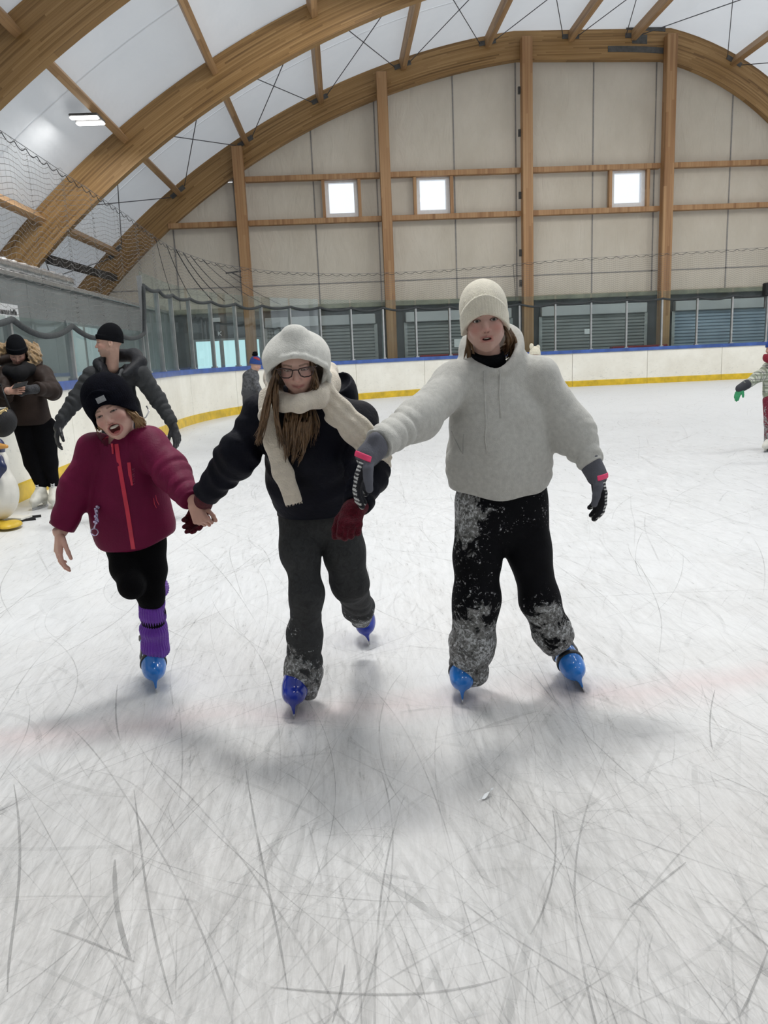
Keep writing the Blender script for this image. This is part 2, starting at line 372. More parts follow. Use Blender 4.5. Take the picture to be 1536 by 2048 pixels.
# skate scratches: thin cut and snow-filled grooves lying on the ice
def scratches():
    V = []; Fq = []; CL = []; AL = []; n0 = 0
    def add(x, y, ang, ln, curv, wd, col, a, z, k=14):
        nonlocal n0
        s = np.linspace(0, 1, k); th = ang + curv*ln*(s-0.5) + 0.03*np.sin(s*rng.uniform(3, 12)+rng.uniform(0, 6))
        dx = np.cos(th)*ln/(k-1); dy = np.sin(th)*ln/(k-1)
        px = x+np.concatenate([[0], np.cumsum(dx[:-1])])-np.cos(ang)*ln/2; py = y+np.concatenate([[0], np.cumsum(dy[:-1])])-np.sin(ang)*ln/2
        if px.min() < -3.3 or px.max() > 16 or py.max() > 25 or py.min() < 0.2: return
        if py.max() > 16 and px.min() < 6.0:
            if np.any((py > 16.2) & ((px-6.0)**2+(py-16.2)**2 > 9.2**2) & (px < 6)): return
        tp = np.minimum(1, np.minimum(s, 1-s)*5)*(0.75+0.25*np.sin(s*rng.uniform(5, 25)+rng.uniform(0, 6)))
        hw = wd*0.5*(0.35+0.65*np.minimum(1, np.minimum(s, 1-s)*6))
        nx, ny = -np.sin(th), np.cos(th)
        v = np.empty((k*2, 3)); v[0::2, 0] = px+nx*hw; v[0::2, 1] = py+ny*hw; v[1::2, 0] = px-nx*hw; v[1::2, 1] = py-ny*hw; v[:, 2] = z
        V.append(v); i = np.arange(k-1)*2+n0
        Fq.append(np.stack([i, i+1, i+3, i+2], 1)); n0 += 2*k
        CL.append(np.tile(col, (2*k, 1))); AL.append(np.repeat(tp*a, 2))
    dark = np.array([(0.26, 0.26, 0.255), (0.19, 0.19, 0.19), (0.32, 0.32, 0.315)]); white = np.array([(0.76, 0.755, 0.75), (0.69, 0.69, 0.685)])
    zi = 0
    def z():
        nonlocal zi; zi += 1; return 0.0006+0.0009*((zi*0.618) % 1.0)
    for _ in range(4600):     # short brush of cuts in the near ice
        y = 0.9+5.2*rng.random()**1.3; x = rng.uniform(-0.8, 0.95)*y+rng.normal(0, 0.2)
        ang = math.pi/2+rng.normal(0.0, 0.55) if rng.random() < 0.72 else rng.uniform(0, math.pi)
        dk = rng.random() < 0.66
        add(x, y, ang, rng.uniform(0.08, 0.55), rng.normal(0, 0.9), rng.uniform(0.0012, 0.0048), dark[rng.integers(3)] if dk else white[rng.integers(2)], rng.uniform(0.08, 0.26)*min(1.0, max(0.3, 1.35-0.22*y)), z(), 8)
    for _ in range(900):      # broad faint smears of shaved snow and wet glide marks
        y = 0.9+5.5*rng.random()**1.3; x = rng.uniform(-0.8, 0.95)*y
        ang = math.pi/2+rng.normal(0.0, 0.6) if rng.random() < 0.7 else rng.uniform(0, math.pi)
        add(x, y, ang, rng.uniform(0.1, 0.7), rng.normal(0, 0.7), rng.uniform(0.006, 0.022), dark[2]*1.25 if rng.random() < 0.6 else white[rng.integers(2)], rng.uniform(0.08, 0.26)*min(1.0, max(0.4, 1.3-0.2*y)), z(), 10)
    for _ in range(300):      # long sweeping glide lines
        y = 0.9+6.0*rng.random()**1.2; x = rng.uniform(-0.8, 0.95)*y
        ang = math.pi/2+rng.normal(0.05, 0.4) if rng.random() < 0.75 else rng.uniform(0, math.pi)
        add(x, y, ang, rng.uniform(0.7, 2.4), rng.normal(0, 0.45), rng.uniform(0.002, 0.0055), dark[rng.integers(3)], rng.uniform(0.15, 0.42), z(), 26)
    for _ in range(1500):     # farther ice
        y = 5+18*rng.random(); x = rng.uniform(-0.5, 0.55)*y+0.5
        add(x, y, math.pi/2+rng.normal(0.1, 0.6) if rng.random() < 0.6 else rng.uniform(0, math.pi), rng.uniform(0.5, 3.0), rng.normal(0, 0.3), rng.uniform(0.004, 0.012), dark[rng.integers(3)] if rng.random() < 0.5 else white[rng.integers(2)], rng.uniform(0.08, 0.2), z(), 14)
    # the long arcs that stand out in the foreground of the photograph
    for pts, wd in (([(268, 1580), (285, 1720), (305, 1850), (345, 2010)], 0.006), ([(492, 1540), (520, 1700), (548, 1830), (575, 1980)], 0.006),
                    ([(28, 1570), (40, 1720), (28, 1850), (15, 1985)], 0.007), ([(235, 1370), (232, 1430), (240, 1480)], 0.006),
                    ([(540, 1975), (700, 1988), (860, 1986), (1010, 1955)], 0.006), ([(1105, 1620), (1110, 1720), (1090, 1810), (1060, 1870)], 0.005),
                    ([(100, 1858), (180, 1885), (270, 1925)], 0.006), ([(1255, 1820), (1310, 1775), (1372, 1725)], 0.006), ([(1536, 1900), (1505, 1980), (1480, 2030)], 0.005),
                    ([(1430, 1380), (1420, 1440), (1425, 1500)], 0.005), ([(230, 1720), (235, 1820), (262, 1920)], 0.012), ([(690, 1930), (680, 1990), (665, 2046)], 0.006)):
        P = np.array([atz(*p) for p in pts]); t = np.linspace(0, 1, len(P)); tt = np.linspace(0, 1, 30)
        cf = [np.polyfit(t, P[:, i], len(P)-1) for i in (0, 1)]; px, py = np.polyval(cf[0], tt), np.polyval(cf[1], tt)
        dx, dy = np.gradient(px), np.gradient(py); l_ = np.hypot(dx, dy); nx, ny = -dy/l_, dx/l_
        hw = wd*0.5*(0.4+0.6*np.minimum(1, np.minimum(tt, 1-tt)*6)); k = 30
        v = np.empty((k*2, 3)); v[0::2, 0] = px+nx*hw; v[0::2, 1] = py+ny*hw; v[1::2, 0] = px-nx*hw; v[1::2, 1] = py-ny*hw; v[:, 2] = 0.0017
        V.append(v); i = np.arange(k-1)*2+n0; Fq.append(np.stack([i, i+1, i+3, i+2], 1)); n0 += 2*k
        CL.append(np.tile(dark[0], (2*k, 1))); AL.append(np.full(2*k, 0.42))
    o = link_mesh('skate_scratches', np.vstack(V), np.vstack(Fq), SCR, floor, cols=np.vstack(CL), attrs={'alpha': np.concatenate(AL)})
    o['kind'] = 'stuff'
scratches()

# ================================================================ rink barrier
XL, YF, RC, HB = -3.4, 25.6, 9.4, 1.18
def curve_pts(step=0.1):
    P = [(XL, y) for y in np.arange(-5, YF-RC, step)]
    n = int(RC*math.pi/2/step)
    P += [(XL+RC-RC*math.cos(t), YF-RC+RC*math.sin(t)) for t in np.linspace(0, math.pi/2, n)]
    P += [(x, YF) for x in np.arange(XL+RC+step, 17.6, step)]
    P = np.array(P); d = np.gradient(P, axis=0); d /= np.linalg.norm(d, axis=1)[:, None]
    s = np.concatenate([[0], np.cumsum(np.linalg.norm(np.diff(P, axis=0), axis=1))])
    return P, np.stack([-d[:, 1], d[:, 0]], 1), s     # points, outward normals, length
CP, CN, CS = curve_pts()
S_COR = 5+YF-RC; S_FAR = S_COR+RC*math.pi/2; S_END = CS[-1]; S_TALL = 5+14.4
def on_curve(s, off=0.0):
    x, y = np.interp(s, CS, CP[:, 0]), np.interp(s, CS, CP[:, 1]); nx, ny = np.interp(s, CS, CN[:, 0]), np.interp(s, CS, CN[:, 1])
    return np.stack([x+nx*off, y+ny*off], -1)
def sweep(s0, s1, prof, n):
    """closed profile [(offset, z)] carried along the barrier line"""
    ss = np.linspace(s0, s1, n+1); V = []; k = len(prof)
    for s in ss:
        for o_, z_ in prof: p = on_curve(s, o_); V.append((p[0], p[1], z_))
    Fc = []
    for i in range(n):
        for j in range(k): a, b = i*k+j, i*k+(j+1) % k; Fc.append((a, b, b+k, a+k))
    Fc.append(tuple(range(k-1, -1, -1))); Fc.append(tuple(n*k+j for j in range(k)))
    return V, Fc
barrier = empty('rink_barrier', (XL, 10, 0), 'white rink boards with yellow kick strip, blue top rail and glass around the ice', 'barrier')
def bpart(name, s0, s1, prof, n, mat, smooth=False):
    V, Fc = sweep(s0, s1, prof, n); o = link_mesh(name, V, Fc, mat); child(o, barrier); return o
seg = 2.5; s = 0.0; k = 0
while s < S_END-0.3:
    e = min(s+seg, S_END); n = 8 if S_COR-2 < s < S_FAR else 2
    bpart('board_panel', s+0.006, e-0.006, [(0.0, 0.0), (0.0, 1.075), (0.05, 1.075), (0.05, 0.0)], n, BOARD)
    bpart('kick_plate', s+0.004, e-0.004, [(-0.012, 0.0), (-0.012, 0.17), (-0.006, 0.19), (0.0, 0.19), (0.0, 0.0)], n, YEL)
    bpart('top_rail', s+0.002, e-0.002, [(-0.03, 1.075), (-0.035, 1.09), (-0.035, 1.165), (-0.02, HB), (0.12, HB), (0.13, 1.165), (0.13, 1.075)], n, BLUE)
    s = e
post_s = list(np.arange(0.6, S_TALL, 1.85)) + list(np.arange(S_TALL, S_END, 1.17))
for i, s in enumerate(post_s):
    tall = s >= S_TALL-0.01
    p = on_curve(s, 0.05); nrm = on_curve(s, 1.05)-p; top = 2.72 if tall else 1.86
    if abs(s-S_TALL) < 0.01: top = 2.86
    mbp = MB(); q0 = (p[0], p[1], HB); q1 = (p[0], p[1], top)
    mbp.obox(q0, q1, 0.05, 0.085, up=(nrm[0], nrm[1], 0.0))
    mbp.obox((p[0], p[1], HB), (p[0], p[1], HB+0.03), 0.11, 0.12, up=(nrm[0], nrm[1], 0.0))
    part(mbp, 'glass_post', ALU, barrier)
    if i+1 < len(post_s):
        e = post_s[i+1]; ht = 2.93 if tall else 1.90
        bpart('glass_pane', s+0.03, e-0.03, [(0.045, HB), (0.045, ht), (0.057, ht), (0.057, HB)], 3 if S_COR-1.5 < s < S_FAR else 1, GLASS)

# ================================================================ safety net above the glass, with its ropes
net = empty('safety_net', (XL, 10, 2.0), 'grey safety net above the rink glass with scalloped top rope and dark foot rope', 'net')
def net_top(s): return np.interp(s, [0, 14, 19, 22, 24.5, 27, 30, 33, 37, 45, 52], [3.72, 3.84, 3.82, 3.72, 3.62, 3.60, 3.66, 3.80, 4.02, 4.18, 4.12])
def net_bot(s): return np.where(s < S_TALL, 1.9, 2.76)
NS = np.arange(8.0, S_END-0.3, 0.055)
def net_sheet(off, cell=0.062):
    V = []; Fq = []; n0 = 0
    zt = net_top(NS)-0.05*(0.5-0.5*np.cos(2*math.pi*NS/0.33)); zb = net_bot(NS)
    fold = 0.05*np.sin(NS*5.1)+0.03*np.sin(NS*11.7+1.0)
    P = np.stack([on_curve(a, off+b) for a, b in zip(NS, fold)])
    T = np.gradient(P, axis=0); T /= np.linalg.norm(T, axis=1)[:, None]
    n = len(NS)
    w_ = 0.0011     # vertical cords
    v = np.empty((n, 4, 3))
    for j, (sg, zz) in enumerate(((-1, zb), (1, zb), (1, zt), (-1, zt))):
        v[:, j, :2] = P+T*w_*sg; v[:, j, 2] = zz
    V.append(v.reshape(-1, 3)); Fq.append(np.arange(4*n).reshape(-1, 4)); n0 += 4*n
    rows = 40; hw = 0.0028
    for r_ in range(rows):   # cross cords, hanging in small waves
        z = zt-cell*r_ - 0.012*np.sin(2*math.pi*NS/0.33+r_*0.3)
        ok = z > zb+0.01
        v = np.empty((n, 2, 3)); v[:, 0, :2] = P; v[:, 1, :2] = P; v[:, 0, 2] = z-hw; v[:, 1, 2] = z+hw
        i = np.arange(n-1); i = i[ok[:-1] & ok[1:]]
        V.append(v.reshape(-1, 3)); Fq.append(np.stack([2*i, 2*i+2, 2*i+3, 2*i+1], 1)+n0); n0 += 2*n
    o = link_mesh('net_mesh', np.vstack(V), np.vstack(Fq), NETM); child(o, net); o['kind'] = 'stuff'
net_sheet(0.10)
ss = np.arange(8.0, S_END-0.3, 0.0333)
zz = net_top(ss)-0.055*np.abs(np.sin(math.pi*ss/0.33))
part(MB().tube([(*on_curve(a, 0.10), b) for a, b in zip(ss, zz)], 0.006, 4), 'scalloped_rope', NETD, net)
ss2 = np.arange(8.0, S_END-0.3, 0.5)
part(MB().tube([(*on_curve(a, 0.10), b+0.012) for a, b in zip(ss2, net_top(ss2))], 0.004, 4), 'top_cable', CABLE, net)
for a, b, c in ((22.6, 24.3, 0.012), (23.4, 25.6, 0.009), (23.0, 24.9, 0.010), (24.0, 26.6, 0.007), (24.6, 27.3, 0.006), (22.0, 23.2, 0.008), (21.2, 22.0, 0.006), (35.6, 35.68, 0.008)):
    part(MB().tube([(*on_curve(a+(b-a)*t, 0.09), net_top(a+(b-a)*t)*(1-t)+2.76*t-0.03*math.sin(3.14*t)) for t in np.linspace(0, 1, 9)], c, 5), 'gathered_cord', NETD, net)
pts = []
for i in range(len(post_s)-1):
    a, b = post_s[i], post_s[i+1]
    if b < 7.5: continue
    zl = 1.86 if a < S_TALL-0.01 else 2.70; zr = 1.86 if b < S_TALL-0.01 else 2.70
    sag = (0.16 if a < S_TALL-0.01 else 0.085)*random.uniform(0.6, 1.25)
    for t in np.linspace(0, 1, 9)[:-1]:
        pts.append((*on_curve(a+(b-a)*t, -0.005), zl*(1-t)+zr*t-sag*math.sin(math.pi*t)**0.9))
part(MB().tube(pts, 0.034, 7), 'foot_rope', ROPE, net, True)

# ================================================================ timber arches
LC, LRo, LRi = (8.94, -12.64), 24.2, 23.33
RCc, RRo, RRi = (9.0, 1.9), 9.75, 8.78
XJ = 11.0
def arch_line(t):
    """outer and inner point of the arch at parameter t (0 left foot .. 1 right foot)"""
    if t < 0.62:
        a0 = math.asin(12.64/LRo); a1 = math.pi/2-0.085      # angle from -x axis
        a = a0+(a1-a0)*t/0.62
        d = (-math.cos(a), math.sin(a)); c = LC; ro, ri = LRo, LRi
    else:
        a1 = math.acos(2.0/RRo); a = a1*(1-(t-0.62)/0.38)
        d = (math.cos(a), math.sin(a)); c = RCc; ro, ri = RRo, RRi
    return (c[0]+d[0]*ro, c[1]+d[1]*ro), (c[0]+d[0]*ri, c[1]+d[1]*ri)
AT = np.concatenate([np.linspace(0, 0.6, 60), np.linspace(0.63, 1, 28)])
ALN = [arch_line(t) for t in AT] + [((18.75, 0.0), (17.78, 0.0))]
AO = np.array([a for a, b in ALN]); AI = np.array([b for a, b in ALN])
def roof_z(x): return np.interp(x, AO[:, 0], AO[:, 1])
def arch(y0, thick, label):
    n = len(AO); s = np.concatenate([[0], np.cumsum(np.linalg.norm(np.diff(AO, axis=0), axis=1))])
    dep = np.linalg.norm(AO-AI, axis=1)
    V = []; UV = []; Fc = []
    def strip(A, ya, va, B, yb, vb):
        n0 = len(V)
        for i in range(n):
            V.append((A[i][0], ya, A[i][1])); UV.append((s[i], va if np.isscalar(va) else va[i]))
            V.append((B[i][0], yb, B[i][1])); UV.append((s[i], vb if np.isscalar(vb) else vb[i]))
        for i in range(n-1): a = n0+2*i; Fc.append((a, a+2, a+3, a+1))
    strip(AO, y0, 0.0, AI, y0, dep); strip(AI, y0+thick, dep, AO, y0+thick, 0.0)
    strip(AI, y0, 2.0, AI, y0+thick, 2.03); strip(AO, y0+thick, 3.0, AO, y0, 3.03)
    root = empty('timber_arch', (AO[0][0], y0, 0), label, 'arch')
    child(link_mesh('laminated_rib', V, Fc, GLULAM, uv=UV), root)
    # steel plates of the ridge joint
    for dx0, dx1, r0, r1 in ((-1.15, 0.15, 0.02, 0.20), (-0.95, -0.45, 0.33, 0.60), (-1.75, 0.1, 0.68, 0.86)):
        V2 = []; F2 = []
        xs = np.linspace(XJ+dx0, XJ+dx1, 7)
        for x in xs:
            zo = LC[1]+math.sqrt(LRo**2-(x-LC[0])**2)
            for yy in (y0-0.012, y0+0.01): V2 += [(x, yy, zo-r0), (x, yy, zo-r1)]
        for i in range(6):
            a = 4*i; F2 += [(a, a+1, a+5, a+4), (a+2, a+6, a+7, a+3), (a, a+4, a+6, a+2), (a+1, a+3, a+7, a+5)]
        F2 += [(0, 2, 3, 1), (24, 25, 27, 26)]
        child(link_mesh('joint_plate', V2, F2, STEEL), root)
    return root
AY = [7.85, 14.4, 20.95, 27.6]; ATH = 0.24
arch(AY[3], 0.22, 'laminated timber arch against the gable wall, column heads standing in front of it')
arch(AY[2], ATH, 'laminated timber arch free of the gable, second from the end of the hall')
arch(AY[1], ATH, 'laminated timber arch crossing the top left corner, nearest in view')
arch(AY[0], ATH, 'laminated timber arch overhead, just outside the upper frame')

# purlins between the arches, each with its two hangers
PX = [-9.6, -7.45, -5.2, -2.85, -0.33, 2.43, 5.24, 8.01, 10.1, 13.6, 16.4]
ORD = ['lowest', 'second from the left foot', 'third from the left foot', 'fourth from the left foot', 'fifth from the left foot', 'sixth from the left foot', 'seventh from the left foot',
       'next but one left of the ridge joint', 'just left of the ridge joint', 'first right of the ridge joint', 'second right of the ridge joint']
BAY = ['nearest bay', 'middle bay', 'gable bay']
def roof_frame(x):
    e = 0.05; z0, z1 = roof_z(x-e), roof_z(x+e); t = np.array([2*e, 0, z1-z0]); t /= np.linalg.norm(t)
    nrm = np.array([-t[2], 0, t[0]]); return np.array([x, 0, roof_z(x)]), t, nrm
for bi in range(3):
    ya, yb = AY[bi]+ATH, AY[bi+1]
    for pi_, x in enumerate(PX):
        if bi == 0 and (x > 2 or x < -8): continue
        if bi == 1 and x > 13: continue
        p, t, nrm = roof_frame(x)
        root = empty('purlin', (p[0], ya, p[2]-0.3), 'wooden purlin, %s, %s of the roof' % (ORD[pi_], BAY[bi]), 'beam', 'roof purlins between the arches')
        c = p-nrm*0.20; V = []; UV = []; Fc = []
        hw, hh = 0.08, 0.15
        cor = [(-hw, -hh), (hw, -hh), (hw, hh), (-hw, hh)]
        for j in range(4):
            (a0, b0), (a1, b1) = cor[j], cor[(j+1) % 4]; n0 = len(V); wv = 2*(hw if j % 2 == 0 else hh)
            for yy, (a, b), uvv in ((ya, (a0, b0), (0, j*0.4)), (yb, (a0, b0), (yb-ya, j*0.4)), (yb, (a1, b1), (yb-ya, j*0.4+wv)), (ya, (a1, b1), (0, j*0.4+wv))):
                q = c+t*a+nrm*b; V.append((q[0], yy, q[2])); UV.append((uvv[0]+pi_*3.1+bi, uvv[1]+pi_*0.72))
            Fc.append((n0, n0+1, n0+2, n0+3))
        child(link_mesh('beam', V, Fc, PURL, uv=UV), root)
        for sg in (-1, 1):
            for yy in (ya, yb-0.004):
                mbh = MB(); q = c+t*sg*(hw+0.10)
                mbh.obox(q+np.array([0, yy-0.004, 0])-nrm*0.07, q+np.array([0, yy-0.004, 0])+nrm*0.07, 0.20, 0.016, up=(0, 1, 0))
                if bi == 2 and yy > ya+1: part(mbh, 'hanger_plate', STEEL, root)
# cross bracing rods in the last bay
for i in range(len(PX)-1):
    x0, x1 = PX[i]+0.25, PX[i+1]-0.25
    root = empty('brace_cross', (x0, AY[2], roof_z(x0)), 'crossed steel brace rods under the gable bay roof, %s cell' % ['lowest left', 'second', 'third', 'fourth', 'fifth', 'sixth', 'seventh', 'last before the ridge', 'ridge', 'first right of the ridge'][i], 'brace', 'roof brace crosses')
    pa, _, na = roof_frame(x0); pb, _, nb = roof_frame(x1); pa = pa-na*0.18; pb = pb-nb*0.18
    for A, B in (((pa, AY[2]+ATH), (pb, AY[3])), ((pb, AY[2]+ATH), (pa, AY[3]))):
        a = np.array([A[0][0], A[1], A[0][2]]); b = np.array([B[0][0], B[1], B[0][2]])
        part(MB().tube([a, b], 0.014, 5), 'rod', CABLE, root)

# ================================================================ roof membrane
ceiling = empty('ceiling', (9, 10, 12), 'pale translucent roof membrane over the arches', None, None, 'structure')
edges = [-12.0, -5.2, 1.3, 7.97, 11.3, 14.52, 17.8, 21.07, 24.4, 27.95]
for i in range(len(edges)-1):
    y0, y1 = edges[i]+0.012, edges[i+1]-0.012
    ny = 5; V = []; Fc = []
    P = AO.copy(); d = np.gradient(P, axis=0); d /= np.linalg.norm(d, axis=1)[:, None]; nn = np.stack([-d[:, 1], d[:, 0]], 1)
    for j in range(ny+1):
        yy = y0+(y1-y0)*j/ny
        for q, n_ in zip(P, nn): V.append((q[0]+n_[0]*0.03, yy, q[1]+n_[1]*0.03))
    m_ = len(P)
    for j in range(ny):
        for k in range(m_-1): a = j*m_+k; Fc.append((a, a+1, a+m_+1, a+m_))
    child(link_mesh('roof_panel', V, Fc, MEMB, smooth=True), ceiling)
    if i:
        Vs = []; Fs = []
        for q, n_ in zip(P, nn):
            Vs += [(q[0]+n_[0]*0.022, edges[i]-0.03, q[1]+n_[1]*0.022), (q[0]+n_[0]*0.022, edges[i]+0.03, q[1]+n_[1]*0.022)]
        for k in range(m_-1): a = 2*k; Fs.append((a, a+1, a+3, a+2))
        child(link_mesh('seam_strip', Vs, Fs, CABLE if False else MEMB), ceiling)

# ================================================================ gable wall
YW = 27.9
wall_back = empty('wall_back', (5, YW, 0), 'beige fabric gable wall of the hall', None, None, 'structure')
xs_seam = [-9.9, -7.8, -5.4, -3.02, -0.62, 1.77, 4.14, 6.5, 8.88, 11.27, 13.66, 16.1, 18.4]
zr = [3.06, 3.78, 5.78, 7.15]
WIN = [(-0.25, 0.85), (2.81, 3.95), (9.46, 10.66)]; WZ = (5.90, 7.12)
def fab(x0, x1, z0, z1f, hole=None):
    g = 0.012; x0 += g; x1 -= g
    if hole:
        V = []; Fc = []
        hx0, hx1, hz0, hz1 = hole
        pts = [(x0, z0), (x1, z0), (x1, z1f), (x0, z1f)]; hp = [(hx0, hz0), (hx1, hz0), (hx1, hz1), (hx0, hz1)]
        V = [(x, YW, z) for x, z in pts+hp]; Fc = [(0, 1, 5, 4), (1, 2, 6, 5), (2, 3, 7, 6), (3, 0, 4, 7)]
    else:
        nx = 8; nz = 6; V = []; Fc = []
        for i in range(nx+1):
            x = x0+(x1-x0)*i/nx; zt = z1f(x) if callable(z1f) else z1f
            zt = max(zt, z0+0.01)
            for j in range(nz+1):
                z = z0+(zt-z0)*j/nz
                bulge = 0.03*math.sin(math.pi*i/nx)*math.sin(math.pi*j/nz)+0.006*math.sin(5*x+3*z)*math.sin(math.pi*i/nx)*math.sin(math.pi*j/nz)
                V.append((x, YW-bulge, z))
        for i in range(nx):
            for j in range(nz): a = i*(nz+1)+j; Fc.append((a, a+nz+1, a+nz+2, a+1))
    child(link_mesh('fabric_panel', V, Fc, GAB, smooth=not hole), wall_back)
for i in range(len(xs_seam)-1):
    x0, x1 = xs_seam[i], xs_seam[i+1]
    top = lambda x: roof_z(x)-0.02
    lim = max(roof_z(x0), roof_z(x1))
    rows = [(zr[0], zr[1]), (zr[1], zr[2]), (zr[2], zr[3]), (zr[3], None)]
    for z0, z1 in rows:
        if z0 > lim-0.1: continue
        hole = None
        if z0 == zr[2]:
            for a, b in WIN:
                if a > x0 and b < x1: hole = (a, b, WZ[0], WZ[1])
        if z1 is None: fab(x0, x1, z0+0.012, top)
        elif min(roof_z(x0), roof_z(x1)) > z1 or hole: fab(x0, x1, z0+0.012, z1-0.012, hole)
        else: fab(x0, x1, z0+0.012, (lambda zc: (lambda x: min(zc, top(x))))(z1-0.012))
# seam bands between the fabric panels
for x in xs_seam[1:-1]:
    if any(abs(x-c) < 0.3 for c in (-3.02, 1.77, 6.5, 11.27)): xx = x-0.26
    else: xx = x
    if roof_z(xx)-0.3 > zr[0]: part(MB().box((xx-0.022, YW-0.012, zr[0]), (xx+0.022, YW+0.02, roof_z(xx)-0.2)), 'seam_band', BACKD, wall_back)
part(MB().box((-9.4, YW-0.012, 3.76), (18, YW+0.02, 3.795)), 'seam_band', BACKD, wall_back)
part(MB().cbox((-10.2, YW-0.16, 2.93), (18.3, YW+0.05, 3.09), 0.015), 'hem_strip', EDGE, wall_back)
# lower masonry and rails
part(MB().box((-11.0, YW, 0.0), (18.7, YW+0.3, 2.94)), 'lower_wall', DARKG, wall_back)
COLX = [-3.02, 1.77, 6.5, 11.27, 16.05]
CLAB = ['timber column of the gable wall with a black steel bracket, left of the first window', 'timber column of the gable wall standing between the two left windows',
        'timber column of the gable wall right of the middle window, behind the white hat', 'timber column of the gable wall under the ridge joint, beside the right window', 'timber column of the gable wall beyond the right edge']
for x, lb in zip(COLX, CLAB):
    ztop = (roof_z(x)-0.28 if x < 12 else roof_z(x)-0.4)
    r_ = empty('timber_column', (x, 27.4, 0), lb, 'column', 'gable columns')
    part(MB().cbox((x-0.17, 27.24, 0.0), (x+0.17, 27.59, ztop), 0.012), 'shaft', TIMBER, r_)
    part(MB().box((x-0.24, 27.20, 0.0), (x+0.24, 27.62, 0.03)).box((x-0.185, 27.22, 0.03), (x-0.171, 27.6, 0.42)).box((x+0.171, 27.22, 0.03), (x+0.185, 27.6, 0.42)), 'base_shoe', STEEL, r_)
    if x > 5 and x < 8:
        for z in (9.6, 8.3, 6.35, 4.5, 3.5): part(MB().box((x-0.25, 27.5, z-0.11), (x-0.17, 27.58, z+0.11)), 'side_plate', STEEL, r_)
    if x < -2:
        b = at(458, 546, 27.2); 
        part(MB().obox((x-0.15, 27.25, b[2]+0.05), (x-0.62, 27.0, b[2]-0.02), 0.04, 0.05).obox((x-0.15, 27.25, b[2]-0.16), (x-0.45, 27.08, b[2]), 0.03, 0.03), 'steel_bracket', BLACKM, r_)
spans = [(-6.3, -3.19), (-2.85, 1.6), (1.94, 6.33), (6.67, 11.1), (11.44, 15.88)]
for k, (a, b) in enumerate(spans):
    nm = ['left of the first column', 'in the bay of the left window', 'in the bay of the middle window', 'in the bay of the right window', 'right of the ridge column'][k]
    for z, hl in ((7.15, 'upper'), (5.78, 'lower')):
        if k == 0 and z > 7: continue
        a2 = -5.5 if k == 0 else a
        mbg = MB().cbox((a2, 27.55, z-0.085), (b, 27.78, z+0.085), 0.01)
        tag(mbg.build('girt', PURL if False else TIMBER), '%s horizontal timber rail %s of the gable wall' % (hl, nm), 'beam', 'gable rails')
for k, (a, b) in enumerate(WIN):
    wl = ['left one of the close pair, between first and second column', 'right one of the close pair, between second and third column', 'the one standing alone beside the column under the ridge'][k]
    wr = empty('window_%d' % (k+1), (a, YW, WZ[0]), 'small bright square window high in the gable wall, ' + wl, None, None, 'structure')
    z0, z1 = WZ
    for lo, hi in (((a-0.1, 27.6, z0-0.05), (a, 27.78, z1)), ((b, 27.6, z0-0.05), (b+0.1, 27.78, z1))):
        part(MB().box(lo, hi), 'timber_stud', TIMBER, wr)
    fr = MB()
    for lo, hi in (((a, YW-0.12, z0), (a+0.13, YW+0.06, z1)), ((b-0.13, YW-0.12, z0), (b, YW+0.06, z1)), ((a+0.13, YW-0.12, z0), (b-0.13, YW+0.06, z0+0.13)), ((a+0.13, YW-0.12, z1-0.13), (b-0.13, YW+0.06, z1))): fr.box(lo, hi)
    part(fr, 'window_frame', WHITEP, wr)
    part(MB().box((a+0.13, YW-0.02, z0+0.13), (b-0.13, YW-0.014, z1-0.13)), 'pane', WGLASS, wr)
    part(MB().box(((a+b)/2-0.05, YW-0.15, z1-0.085), ((a+b)/2+0.05, YW-0.12, z1-0.05)), 'latch', WHITEP, wr)
    xs_ = b-0.05 if k == 0 else a+0.05; sg = 1 if k == 0 else -1
    part(MB().tube([(xs_, YW-0.14, z1-0.05), (xs_, YW-0.15, z1-0.3), (xs_+0.03*sg, YW-0.15, z1-0.5), (xs_+0.11*sg, YW-0.14, z1-0.62)], 0.010, 5), 'opener_cord', WHITEP, wr)

# shutters, notices and rails on the lower gable wall
SB = [(-2.55, 1.25), (2.3, 6.0), (7.05, 10.8), (11.8, 15.5)]
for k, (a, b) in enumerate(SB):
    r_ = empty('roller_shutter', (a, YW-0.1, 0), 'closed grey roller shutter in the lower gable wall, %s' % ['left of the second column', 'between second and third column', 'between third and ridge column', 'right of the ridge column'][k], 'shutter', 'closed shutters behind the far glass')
    mbs = MB(); z = 0.05
    V = []; Fc = []
    zs = np.arange(0.03, 2.30, 0.112)
    for z in zs: mbs.box((a+0.05, YW-0.10, z), (b-0.05, YW-0.03, z+0.075)); mbs.box((a+0.05, YW-0.05, z+0.075), (b-0.05, YW-0.03, z+0.112))
    o = part(mbs, 'slats', SHUT_LIT if k == 3 else SHUT, r_); o['kind'] = 'stuff'
    part(MB().cbox((a, YW-0.24, 2.36), (b, YW-0.005, 2.70), 0.02), 'shutter_box', SHUTL, r_)
    part(MB().box((a-0.06, YW-0.11, 0.0), (a+0.05, YW-0.002, 2.36)), 'guide_rail', ALU, r_)
    part(MB().box((b-0.05, YW-0.11, 0.0), (b+0.06, YW-0.002, 2.36)), 'guide_rail', ALU, r_)
def notice(px, py, w_, h_, label, Y=YW-0.125):
    c = at(px, py, Y); r_ = MB().box((c[0]-w_/2, Y-0.004, c[2]-h_/2), (c[0]+w_/2, Y, c[2]+h_/2)).build('paper_notice', PAPER)
    return tag(r_, label, 'notice', 'paper notices on the shutters')
notice(917, 686, 0.30, 0.28, 'white paper notice on the shutter beside the girl in the white hat')
notice(1175, 663, 0.22, 0.17, 'white paper notice on the shutter right of the third column')
